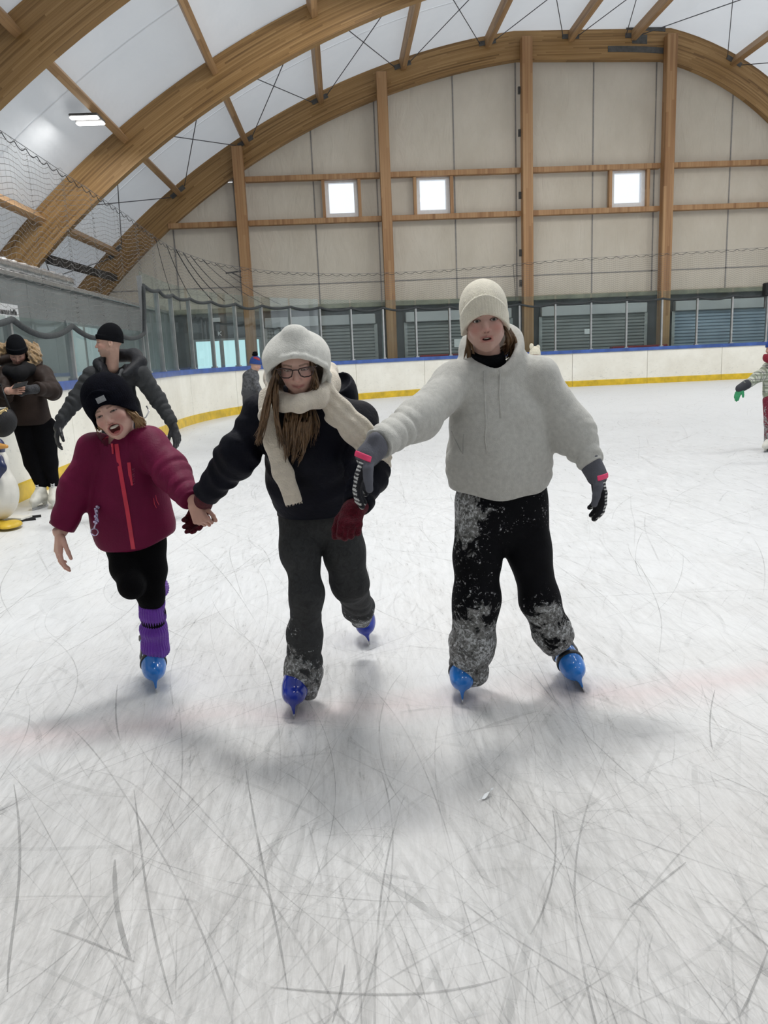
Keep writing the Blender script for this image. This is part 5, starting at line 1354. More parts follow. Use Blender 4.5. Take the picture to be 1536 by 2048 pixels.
# ---------------------------------------------------------------- girl in dark down jacket, pale hood, glasses and cream scarf
def girl_scarf():
    root = empty('person', tuple(atz(640, 1420)), 'girl in dark padded jacket, pale hood, glasses and cream scarf, middle of three skaters', 'person', 'girls skating hand in hand')
    zd = VIEW*0.93+V3(0.0, 0, -0.375); sc = 0.86
    hd = Head(at(592, 741, 2.52)-0.085*sc*unit(zd), zd, V3(-0.02, 0, 1), sc, 'smile', 0.30, (0.63, 0.405, 0.33), neck=at(603, 815, 2.74), gaze=(0, -0.35))
    pel, che = at(636, 1000, 2.90), at(618, 868, 2.74)
    shL, elL, cuL = at(530, 832, 2.76), at(474, 912, 2.74), at(411, 990, 2.82)
    shR, elR, cuR = at(712, 845, 2.74), at(736, 945, 2.62), at(716, 1012, 2.48)
    fz = atz(588, 1440); fz2 = atz(740, 1292)
    kL, aL = at(612, 1190, 2.80), at(603, 1375, 2.90); kR, aR = at(702, 1165, 2.90), at(727, 1245, 3.50)
    NAVY = plain('navy_down_cloth', (0.0045, 0.005, 0.010), 0.65, 0, 0.3, 10, 0.25, 60, 0, 0.12)
    def jacket(p):
        t = chain(p, [at(612, 838, 2.73), che, at(630, 945, 2.84), at(640, 1012, 2.91)], [0.135, 0.160, 0.172, 0.165], 0.05, VIEW, 0.74)
        t = smin(t, chain(p, [at(585, 815, 2.74), shL], [0.06, 0.078], 0.03), 0.05)
        t = smin(t, chain(p, [at(640, 820, 2.74), shR], [0.06, 0.080], 0.03), 0.05)
        t = t+crease(p, at(612, 850, 2.73), at(640, 1030, 2.92), 0.085, 0.007, 0.05, 1, 0.8)
        t = smax(t, -plane(p, at(640, 1034, 2.85), V3(0.02, 0.12, 1)), 0.012)
        s1 = chain(p, [shL, elL, cuL], [0.077, 0.069, 0.050], 0.04)+crease(p, shL, elL, 0.075, 0.010, 0.25, 1, 0.8)+crease(p, elL, cuL, 0.060, 0.009, 0.3, 4, 0.8)
        s2 = chain(p, [shR, elR, cuR], [0.078, 0.068, 0.050], 0.04)+crease(p, shR, elR, 0.075, 0.009, 0.25, 2, 0.8)+crease(p, elR, cuR, 0.055, 0.008, 0.3, 5, 0.8)
        s1 = smax(s1, plane(p, cuL, cuL-elL), 0.008); s2 = smax(s2, plane(p, cuR, cuR-elR), 0.008)
        d = smin(smin(t, s1, 0.02), s2, 0.02)
        # thrown-back jacket hood behind the shoulder
        hb = ell(p, at(676, 785, 2.92), (0.075, 0.075, 0.095)); hb = smax(hb, -ell(p, at(668, 755, 2.88), (0.055, 0.07, 0.055)), 0.012)
        d = smin(d, hb+wav(p, 40, 0.004, 8), 0.02)
        # open collar
        d = smax(d, -cone(p, at(600, 770, 2.70), at(606, 838, 2.70), 0.085, 0.058), 0.012)
        return d+wav(p, 26, 0.004, 21)
    JEAN = mat_snowy('washed_black_denim_snow', (0.042, 0.043, 0.044))
    hL, hR = at(602, 1035, 2.90), at(676, 1035, 2.90)
    bL, bR = at(606, 1384, 2.885), at(722, 1234, 3.34)
    def jeans(p):
        d1 = chain(p, [hL, at(600, 1105, 2.84), kL, at(609, 1270, 2.86), at(605, 1340, 2.885), bL], [0.086, 0.068, 0.058, 0.063, 0.068, 0.055], 0.04)
        d2 = chain(p, [hR, at(690, 1105, 2.88), kR, at(716, 1215, 3.18), bR], [0.086, 0.073, 0.066, 0.060, 0.050], 0.04)
        d1 = smax(d1, -plane(p, at(603, 1388, 2.88), V3(0.2, -0.25, 1)), 0.008)
        d2 = smax(d2, plane(p, bR+(bR-kR)*0.02, bR-kR), 0.008)
        d = smin(d1, d2, 0.016)
        d = smin(d, cone(p, at(640, 1000, 2.91), at(640, 1030, 2.91), 0.130, 0.130, VIEW, 0.72), 0.03)
        return d+wav(p, 24, 0.0035, 31)+wav(p, 50, 0.0015, 32)+crease(p, at(610, 1290, 2.87), bL, 0.06, 0.006, 1.1, 5)+crease(p, kR, bR, 0.09, 0.006, 1.2, 6)
    # light grey hood of the sweatshirt, drawn over the head
    PALE = plain('pale_grey_fleece', srgb(212, 211, 204), 0.95, 0, 0.09, 55, 0.3, 240, 0.25, 0.15)
    def hood(p):
        q = hd.loc(p)
        o = ell(q, (-0.006, -0.008, -0.030), (0.122, 0.106, 0.134))
        o = smin(o, cone(q, (-0.003, 0.020, -0.025), (0, 0.100, -0.012), 0.090, 0.030), 0.09)
        o = smin(o, cone(q, (0, -0.06, -0.045), (0, -0.15, -0.055), 0.100, 0.110), 0.04)
        o = o+wav(q, 34, 0.0028, 44)+0.003*np.sin(q[:, 1]*70+18*np.abs(q[:, 0]))*np.clip(q[:, 1]*14-0.2, 0, 1)
        inn = smin(ell(q, (-0.006, -0.008, -0.022), (0.109, 0.095, 0.114)), cone(q, (-0.003, 0.020, -0.025), (0, 0.088, -0.014), 0.074, 0.024), 0.04); inn = smin(inn, cone(q, (0, -0.05, -0.02), (0, -0.16, -0.03), 0.088, 0.095), 0.04)
        d = smax(o, -inn, 0.006)
        yb = 0.058-6.2*np.square(q[:, 0])
        d = smax(d, -np.maximum(0.030-q[:, 2], q[:, 1]-yb), 0.006)
        bx = np.array([[-0.108, -0.10, 0.010], [-0.116, -0.055, 0.020], [-0.108, -0.012, 0.040], [-0.076, 0.024, 0.066], [-0.040, 0.049, 0.082], [0, 0.058, 0.087]])
        bx = np.vstack([bx, bx[-2::-1]*np.array([-1, 1, 1])])
        d = smin(d, chain(q, bx, [0.0085]*len(bx), 0.008), 0.012)
        d = smax(d, -(q[:, 1]+0.135), 0.006)
        return d*F32(sc)
    hd.cap = lambda p: smin(ell(hd.loc(p), (-0.006, -0.008, -0.030), (0.122, 0.106, 0.134)), cone(hd.loc(p), (-0.003, 0.020, -0.025), (0, 0.100, -0.012), 0.090, 0.030), 0.09)*F32(sc)
    gh = Hand(at(409, 1000, 2.915), V3(-0.50, 0.0, -0.85), V3(0.2, 0.95, -0.1), 0.80, (0.35, 0.55, 0.5), 1.6, -1, (0.35, 0.3, 0.1))
    gr = Hand(at(708, 1012, 2.47), V3(-0.20, -0.75, -0.55), V3(0.1, -0.55, 0.8), 0.90, (0.9, 1.25, 0.9), 1.45, -1, (0.55, 0.7, 0.4))
    make_body(root, hd, [([at(603, 822, 2.76), che, pel], [0.06, 0.085, 0.09]), ([at(606, 835, 2.76), shL, elL, cuL], [0.05, 0.04, 0.033, 0.025]), ([at(606, 835, 2.76), shR, elR, cuR], [0.05, 0.04, 0.033, 0.025]),
                        ([pel, kL, aL], [0.07, 0.045, 0.032]), ([pel, kR, aR], [0.07, 0.045, 0.032])], [jacket, jeans])
    lo, hi = bounds([shL, elL, cuL, shR, elR, cuR, pel, at(676, 735, 2.95), at(640, 1035, 2.95)], 0.12)
    body('down_jacket', jacket, lo, hi, 0.0048, NAVY, root)
    zk = float(at(610, 1290, 2.86)[2]); zr_ = float(at(716, 1215, 3.2)[2])
    def snow(p):
        z = p[:, 2]; x = p[:, 0]
        a = np.clip((F32(zk)+0.03-z)/0.14, 0, 1)*0.68
        b = np.clip((F32(zr_)+0.03-z)/0.10, 0, 1)*(p[:, 1] > 3.0)*0.62
        c = np.exp(-np.square((x-F32(at(582, 1280, 2.85)[0]))/0.03)-np.square((z-F32(zk+0.03))/0.14))*0.42
        return np.clip(np.where(p[:, 1] > 3.0, b, a)+c, 0, 1)
    lo, hi = bounds([hL, hR, kL, kR, bL, bR, at(640, 990, 2.9)], 0.12)
    body('jeans', jeans, lo, hi, 0.0048, JEAN, root, attrs={'snow': snow})
    for h in (gh, gr):
        w_ = cuL if h is gh else cuR
        def gl(p, h=h, w_=w_): return smin(h.f(p), cone(p, w_, h.wr+h.F*0.02, 0.036, 0.036), 0.012)+wav(p, 150, 0.0007, 4)
        body('mitten', gl, *bounds(h.pts()+[w_], 0.06), 0.0026, WOOL, root)
    # jacket cuff with press studs
    c = hd.w(0, 0, -0.02)
    body('hood', hood, c-0.21, c+0.21, 0.0036, PALE, root)
    # glasses: two rounded-rectangular rims, bridge and temples
    FR = plain('glasses_frame', (0.03, 0.012, 0.012), 0.25, var=0.3, scale=60)
    gls = MB()
    def P(x, y, z): return hd.w(x*1.15, y*1.10, z)
    for sx in (-1, 1):
        ring = []
        for (x, y) in ((0.009, 0.006), (0.012, 0.0135), (0.030, 0.0165), (0.052, 0.0165), (0.0575, 0.012), (0.056, 0.000), (0.050, -0.0125), (0.040, -0.0165), (0.025, -0.0165), (0.015, -0.011), (0.009, 0.006)):
            ring.append(P(sx*x, y-0.003, 0.1015-3.2*x*x))
        gls.tube(ring, 0.0021, 6)
        gls.tube([P(sx*0.0575, 0.008, 0.090), P(sx*0.066, 0.008, 0.080), P(sx*0.074, 0.004, -0.01)], 0.0018, 5)
    gls.tube([P(-0.010, 0.007, 0.101), P(0, 0.009, 0.1035), P(0.010, 0.007, 0.101)], 0.0022, 6)
    gf = part(gls, 'glasses', FR, root, True)
    for sx in (-1, 1):
        V = [P(sx*x, y-0.003, 0.1013-3.2*x*x) for x, y in ((0.010, 0.006), (0.013, 0.0125), (0.030, 0.0155), (0.052, 0.0155), (0.056, 0.011), (0.055, 0.000), (0.049, -0.0115), (0.040, -0.0155), (0.025, -0.0155), (0.016, -0.0105))]
        o = link_mesh('lens', V, [tuple(range(10))], WGLASS); o.parent = gf
    # scarf: loop round the neck with two tails, soft wool, frayed ends
    SC = plain('cream_wool', (0.70, 0.63, 0.525), 0.95, 0, 0.08, 40, 0.6, 170, 0.4, 0.1)
    loop = [at(548, 792, 2.66), at(566, 808, 2.57), at(600, 811, 2.53), at(638, 801, 2.56), at(661, 772, 2.66), at(655, 750, 2.80), at(600, 750, 2.88), at(545, 758, 2.80), at(548, 788, 2.66)]
    t1 = [at(532, 788, 2.66), at(536, 830, 2.61), at(548, 885, 2.615), at(566, 945, 2.635), at(588, 1006, 2.66)]
    t2 = [at(650, 782, 2.60), at(676, 822, 2.58), at(712, 858, 2.56), at(744, 892, 2.565), at(760, 925, 2.60)]
    def scarf(p):
        a = chain(p, loop, [0.024, 0.023, 0.0225, 0.025, 0.030, 0.031, 0.030, 0.028, 0.024], 0.02)
        q = p[:, 2]
        up2 = V3(0.003, 0.006, 0.014)
        d = smin(a, chain(p, [x+up2 for x in loop], [0.024, 0.020, 0.020, 0.024, 0.030, 0.03, 0.03, 0.028, 0.024], 0.02), 0.006)
        def band(pts, wd, th):
            e = None
            for i in range(len(pts)-1):
                dr = unit(pts[i+1]-pts[i]); nn = unit(VIEW-dr*(VIEW@dr))
                f = cone(p, pts[i], pts[i+1], wd[i], wd[i+1], nn, th); e = f if e is None else smin(e, f, 0.02)
            return e
        b1 = band(t1, [0.026, 0.030, 0.033, 0.033, 0.030], 0.36); b1 = smax(b1, plane(p, t1[-1], t1[-1]-t1[-2]), 0.003)
        b2 = band(t2, [0.034, 0.043, 0.046, 0.046, 0.044], 0.42)
        b2 = b2+0.004*np.sin((p[:, 0]+p[:, 2])*150)
        d = smin(d, smin(b1, b2, 0.01), 0.014)
        # drape the tails on the jacket
        return d+wav(p, 60, 0.0018, 51)
    lo, hi = bounds(loop+t1+t2, 0.06)
    sc_o = body('scarf', scarf, lo, hi, 0.0034, SC, root)
    fr = MB(); e = unit(t1[-1]-t1[-2]); sd = unit(np.cross(e, VIEW))
    for i in range(34):
        a = t1[-1]+sd*rng.uniform(-0.031, 0.031)-e*0.004+VIEW*rng.uniform(-0.006, 0.006); fr.tube([a, a+e*rng.uniform(0.004, 0.012)+rng.normal(0, 0.002, 3)], 0.0009, 3)
    o = part(fr, 'fringe', SC, root); o.parent = sc_o; o.matrix_parent_inverse = Matrix.Identity(4)
    # long brown hair down both sides and over the chest
    cv = []
    def lock(p0, path, r, jit, Yj=0.012):
        pts = [p0]+[at(x+rng.normal(0, jit), y+rng.normal(0, jit*0.6), Y_+rng.normal(0, Yj)) for x, y, Y_ in path]; cv.append((pts, r))
    for i in range(95):      # fall at the viewer's left
        a = hd.w(-0.066+rng.normal(0, 0.005), 0.012+rng.normal(0, 0.008), 0.040+rng.normal(0, 0.010)); u = (rng.integers(8)+0.5+rng.normal(0, 0.2))/8.0
        lock(a, [(549-8*u, 760, 2.53), (540-16*u, 800, 2.535), (533-20*u, 840+12*u, 2.56), (520-18*u+10*(u > 0.8), 868+26*rng.random(), 2.59)] if u < 0.5 else
                [(552, 760, 2.53), (552-4*u, 795, 2.525), (550+4*u, 840, 2.545), (560+12*rng.random(), 880+20*rng.random(), 2.58)], 0.0032, 3.0)
    for i in range(150):     # bundle hanging out under the scarf, in locks
        u = (rng.integers(9)+0.5+rng.normal(0, 0.16))/9.0; x0 = 572+52*u; dl = 14*math.sin(u*17)
        p0 = at(x0, 812, 2.57+0.03*rng.random())
        lock(p0, [(x0-2, 840, 2.56), (x0-4+rng.normal(0, 3), 868, 2.575), (596+(x0-598)*0.9-6*rng.random(), 894+dl+rng.normal(0, 7), 2.61), (586+(x0-598)*0.62, 908+dl+rng.normal(0, 8), 2.63)], 0.0034, 1.3)
    for i in range(40):      # viewer's right of the face
        a = hd.w(0.060+rng.normal(0, 0.005), 0.035+rng.normal(0, 0.012), 0.045+rng.normal(0, 0.012))
        lock(a, [(629, 752, 2.55), (632+rng.normal(0, 3), 772, 2.555), (626+rng.normal(0, 5), 788, 2.56)], 0.003, 2.0)
    for i in range(14):
        lock(at(620+8*rng.random(), 808, 2.58), [(632+rng.normal(0, 4), 850, 2.58), (628+rng.normal(0, 6), 885+rng.normal(0, 8), 2.61)], 0.0018, 2.0)
    strands('hair', cv, HAIRB, root, 11)
    Skate(fz, V3(-0.07, -1, 0)).build(root, SKNAVY, straps=False, top=0.16)
    Skate(fz2+V3(0, 0, 0.004), V3(-0.02, -0.93, -0.30), V3(-0.22, -0.30, 1)).build(root, SKNAVY, straps=False, top=0.18)
girl_scarf()

# ---------------------------------------------------------------- younger girl in maroon jacket
def girl_maroon():
    root = empty('person', tuple(atz(310, 1375)), 'laughing girl in maroon jacket, black hat and purple leg warmers, left one of three skaters', 'person', 'girls skating hand in hand')
    Y = 3.15
    hd = Head(at(225, 822, 3.12), VIEW+V3(0.02, 0, -0.06), V3(-0.36, 0, 0.93), 0.97, 'laugh', 0.42, (0.61, 0.39, 0.32), neck=at(243, 898, 3.17))
    shL, elL, cuL = at(190, 898, 3.15), at(152, 978, 3.12), at(122, 1056, 3.08)
    shR, elR, cuR = at(296, 888, 3.13), at(346, 948, 3.02), at(385, 1003, 2.88)
    pel = at(270, 1080, Y)
    MAR = plain('maroon_shell', (0.135, 0.0065, 0.040), 0.6, 0, 0.16, 7, 0.15, 120, 0.0, 0.15)
    REDZ = plain('coral_zip', (0.55, 0.025, 0.06), 0.45)
    nk = at(241, 878, 3.15)
    def jacket(p):
        t = chain(p, [at(248, 938, Y), at(258, 990, Y), at(266, 1050, Y), at(270, 1085, Y)], [0.128, 0.146, 0.156, 0.142], 0.05, VIEW, 0.70)
        t = smin(t, chain(p, [at(228, 885, 3.17), shL], [0.055, 0.066], 0.03), 0.05)
        t = smin(t, chain(p, [at(262, 880, 3.17), shR], [0.055, 0.068], 0.03), 0.05)
        xx = p[:, 0]-F32(at(268, 1090, Y)[0])
        t = smax(t, -(plane(p, at(266, 1104, Y-0.1), V3(-0.10, 0.06, 1))-1.6*np.square(xx)), 0.012)
        s1 = chain(p, [shL, elL, cuL], [0.066, 0.061, 0.052], 0.04)+crease(p, shL, elL, 0.13, 0.006, 1.0, 1)+crease(p, elL, cuL, 0.07, 0.006, 0.9, 2)
        s2 = chain(p, [shR, elR, cuR], [0.068, 0.062, 0.048], 0.04)+crease(p, shR, elR, 0.11, 0.006, 1.0, 3)+crease(p, elR, cuR, 0.055, 0.007, 0.9, 4)
        s1 = smax(s1, plane(p, cuL, cuL-elL), 0.006); s2 = smax(s2, plane(p, cuR, cuR-elR), 0.006)
        d = smin(smin(t, s1, 0.022), s2, 0.022)
        # standing collar
        a0, a1 = at(238, 872, 3.16), at(246, 918, 3.17)
        col = smax(cone(p, a0, a1, 0.084, 0.100), plane(p, at(241, 872, 3.14), V3(-0.20, 0.35, 1)), 0.006)
        d = smin(d, col, 0.016)
        d = smax(d, -cone(p, a0+(a0-a1)*1.0, a1-(a1-a0)*0.15, 0.078, 0.066), 0.006)
        return d+wav(p, 18, 0.0045, 61)+wav(p, 40, 0.0015, 62)
    LEG = cloth('black_leggings', (0.0035, 0.0035, 0.0042), 0.8, spec=0.06)
    h1, k1, a1 = at(298, 1085, Y), at(302, 1190, 3.10), at(313, 1325, 3.20)
    h2, k2, a2 = at(248, 1090, Y), at(263, 1172, 3.00), at(314, 1176, 3.36)
    def legs(p):
        d1 = chain(p, [h1, at(302, 1140, 3.13), k1, at(306, 1230, 3.13), a1], [0.068, 0.060, 0.050, 0.046, 0.036], 0.03)
        d2 = chain(p, [h2, at(252, 1135, 3.09), k2, a2], [0.068, 0.058, 0.046, 0.040], 0.03)
        d = smin(smin(d1, d2, 0.02), cone(p, at(270, 1062, Y), at(270, 1085, Y), 0.115, 0.115, VIEW, 0.75), 0.03)
        return d
    hl = Hand(at(119, 1066, 3.07), V3(-0.10, -0.25, -1), V3(-0.75, -0.55, 0.1), 0.86, (0.28, 0.42, 0.35), 0.98, 1, (0.6, 0.45, 0.2))
    hr = Hand(at(387, 1007, 2.868), V3(0.36, -0.22, -0.9), V3(-0.25, -0.95, 0.1), 0.80, (1.0, 1.15, 0.8), 0.98, 1, (0.5, 0.7, 0.4))
    make_body(root, hd, [([at(244, 900, 3.18), at(256, 985, Y), pel], [0.055, 0.08, 0.085]), ([at(245, 905, 3.17), shL, elL, cuL, hl.wr], [0.045, 0.038, 0.032, 0.026, 0.022]), ([at(245, 905, 3.17), shR, elR, cuR, hr.wr], [0.045, 0.038, 0.032, 0.026, 0.022])],
              [lambda p: np.where(p[:, 2] > F32(min(cuL[2], cuR[2])), np.maximum(jacket(p), -1), -1.0)], hands=[hl, hr])
    lo, hi = bounds([shL, elL, cuL, shR, elR, cuR, pel, at(270, 1105, Y), nk], 0.11)
    jk = body('jacket', jacket, lo, hi, 0.0046, MAR, root)
    S = lambda px, py: hit(jacket, px, py, 2.7, 3.4)
    zp = [(233, 888), (236, 910), (241, 942), (248, 982), (255, 1022), (261, 1060), (267, 1098)]
    V = []; pts = [S(*q) for q in zp]
    mbz = MB()
    for a, b in zip(pts[:-1], pts[1:]): mbz.obox(a+VIEW*0.001, b+VIEW*0.001, 0.016, 0.004, up=VIEW)
    o = part(mbz, 'zip', REDZ, root)
    pl = MB(); a = S(226, 893)+VIEW*0.006; pl.tube([a+V3(0, 0, 0.012), a], 0.005, 6); pl.tube([a, a-V3(0.001, 0, 0.028)], 0.004, 6)
    g = part(pl, 'zip_pull', REDZ, root); g.parent = o; g.matrix_parent_inverse = Matrix.Identity(4)
    cz = [S(258, 925), S(260, 945), S(263, 971)]
    mbz = MB(); 
    for a, b in zip(cz[:-1], cz[1:]): mbz.obox(a+VIEW*0.001, b+VIEW*0.001, 0.013, 0.004, up=VIEW)
    part(mbz, 'chest_pocket_zip', REDZ, root)
    lg = MB()
    for i, yy in enumerate((937, 942, 947, 952, 957, 962, 967)):    # small upright lettering beside the pocket
        a, b = S(267, yy)+VIEW*0.002, S(267.6, yy+3.0)+VIEW*0.002
        sd = V3(0.005, 0, 0)
        lg.obox(a-sd, b-sd, 0.0014, 0.001, up=VIEW)
        (lg.obox(a-sd, a+sd*0.8, 0.0014, 0.001, up=VIEW) if i % 2 else lg.obox(b-sd, a+sd*0.8, 0.0014, 0.001, up=VIEW))
    part(lg, 'lettering', plain('maroon_print', (0.30, 0.08, 0.12), 0.5), root)
    for path in (((311, 990), (313, 1000), (318, 1010)), ((307, 996), (309, 1008), (313, 1016))):
        rib_tube([S(*q)+VIEW*0.001 for q in path], 0.0016, 'pocket_piping', REDZ, root)
    rib_tube([S(*q)+VIEW*0.0005 for q in ((204, 880), (214, 874), (224, 878))], 0.002, 'collar_piping', REDZ, root)
    lo, hi = bounds([h1, h2, k1, k2, a1, a2, at(270, 1055, Y)], 0.12)
    body('leggings', legs, lo, hi, 0.005, LEG, root)
    PUR = plain('purple_rib_knit', (0.15, 0.045, 0.37), 0.95, 0, 0.12, 30, 0.4, 200, 0.3, 0.1)
    def warmer(A, B, r0, r1, nm, fold):
        A = np.array(A); B = np.array(B); dr = unit(B-A); ln = np.linalg.norm(B-A); u = unit(np.cross(dr, V3(0.2, 1, 0.1))); v = np.cross(dr, u)
        def f(p):
            q = p-A.astype(F32); s = q@dr.astype(F32); th = np.arctan2(q@v.astype(F32), q@u.astype(F32))
            d = cone(p, A, B, r0, r1)
            d = d+0.0018*np.cos(th*30)
            for c_, w_, am in fold: d = d-am*np.exp(-np.square((s-c_)/w_))
            d = d+0.003*np.sin(s*70+1.5*np.sin(th))
            d = smax(d, -s+0.003*np.sin(th*3), 0.004); d = smax(d, s-ln-0.004*np.sin(th*2+1), 0.004)
            return d
        body(nm, f, *bounds([A, B], 0.09), 0.0026, PUR, root)
    warmer(at(303, 1205, 3.105), at(312, 1303, 3.19), 0.050, 0.054, 'leg_warmer', ((0.015, 0.02, 0.004), (0.10, 0.012, -0.004), (0.125, 0.02, 0.006), (0.21, 0.03, 0.006)))
    warmer(at(276, 1174, 3.08), at(316, 1174, 3.38), 0.046, 0.052, 'leg_warmer', ((0.06, 0.03, 0.004), (0.16, 0.02, -0.006), (0.2, 0.03, 0.005)))
    Skate(atz(313, 1387), V3(0.26, -1, 0.0)).build(root, SKBLUE)
    Skate(at(322, 1200, 3.42), V3(0.1, -0.35, -0.92), V3(0.0, -1, 0.25)).build(root, SKBLUE)
    HAT = plain('black_fleece_hat', (0.004, 0.0045, 0.008), 0.95, 0, 0.3, 30, 0.5, 200, 0.0, 0.05)
    _, hf = beanie(hd, root, HAT, (0.030, 0.062), puff=0.016, slouch=(-0.005, 0.0, 0.0), rib=0.0004, low=0.05)
    a = hit(hf, 202, 799, 2.7, 3.3)+VIEW*0.0015
    ex = unit(np.array([0.93, 0, 0.36])); ey = unit(np.array([-0.36, 0, 0.93]))
    part(MB().obox(a-ex*0.017, a+ex*0.017, 0.022, 0.004, up=VIEW), 'hat_label', plain('silver_label', (0.30, 0.31, 0.32), 0.5, 0.2, 0.15, 150), root)
    cv = []
    for i in range(70):
        p0 = hd.w(0.066+rng.normal(0, 0.004), -0.01+rng.normal(0, 0.015), 0.0+rng.normal(0, 0.02)); u = rng.random()
        cv.append(([p0, at(268+rng.normal(0, 3)+6*u, 836+rng.normal(0, 4), 3.10), at(274+12*u+rng.normal(0, 3), 843+rng.normal(0, 4), 3.10), at(270+24*u, 854+rng.normal(0, 4)-4*u, 3.11)], 0.004))
    strands('hair', cv, HAIRF, root, 8); cv = []
    for i in range(20):
        p0 = hd.w(-0.066, -0.04+rng.normal(0, 0.012), 0.0+rng.normal(0, 0.015)); cv.append(([p0, at(192+rng.normal(0, 4), 848+rng.normal(0, 4), 3.12), at(199+rng.normal(0, 4), 862+rng.normal(0, 4), 3.13)], 0.003))
    strands('hair', cv, HAIRF, root, 8)
    # glittering key fob hanging from the jacket pocket
    kr = empty('key_fob', tuple(S(193, 1022)), 'glittering silver key fob hanging from the maroon jacket pocket', 'keychain')
    GLT = plain('glitter_silver', (0.50, 0.44, 0.62), 0.18, 0.8, 0.6, 220)
    a, b, c = S(195, 1012)+VIEW*0.008, at(192, 1045, 2.99), at(189, 1064, 2.99)
    m_ = MB()
    for i in range(26):
        t = i/25; q = a*(1-t)+b*t+rng.normal(0, 0.003, 3); m_.cbox(q-0.0045, q+0.0045, 0.0012)
    part(m_, 'beaded_strap', GLT, kr)
    part(MB().tube([c+0.014*(V3(1, 0, 0)*math.cos(t)+V3(0, 0, 1)*math.sin(t)) for t in np.linspace(0, 6.283, 15)], 0.0022, 5), 'ring', GLT, kr)
    part(MB().obox(b, c+V3(0, 0, 0.014), 0.006, 0.003, up=VIEW), 'link', GLT, kr)
girl_maroon()
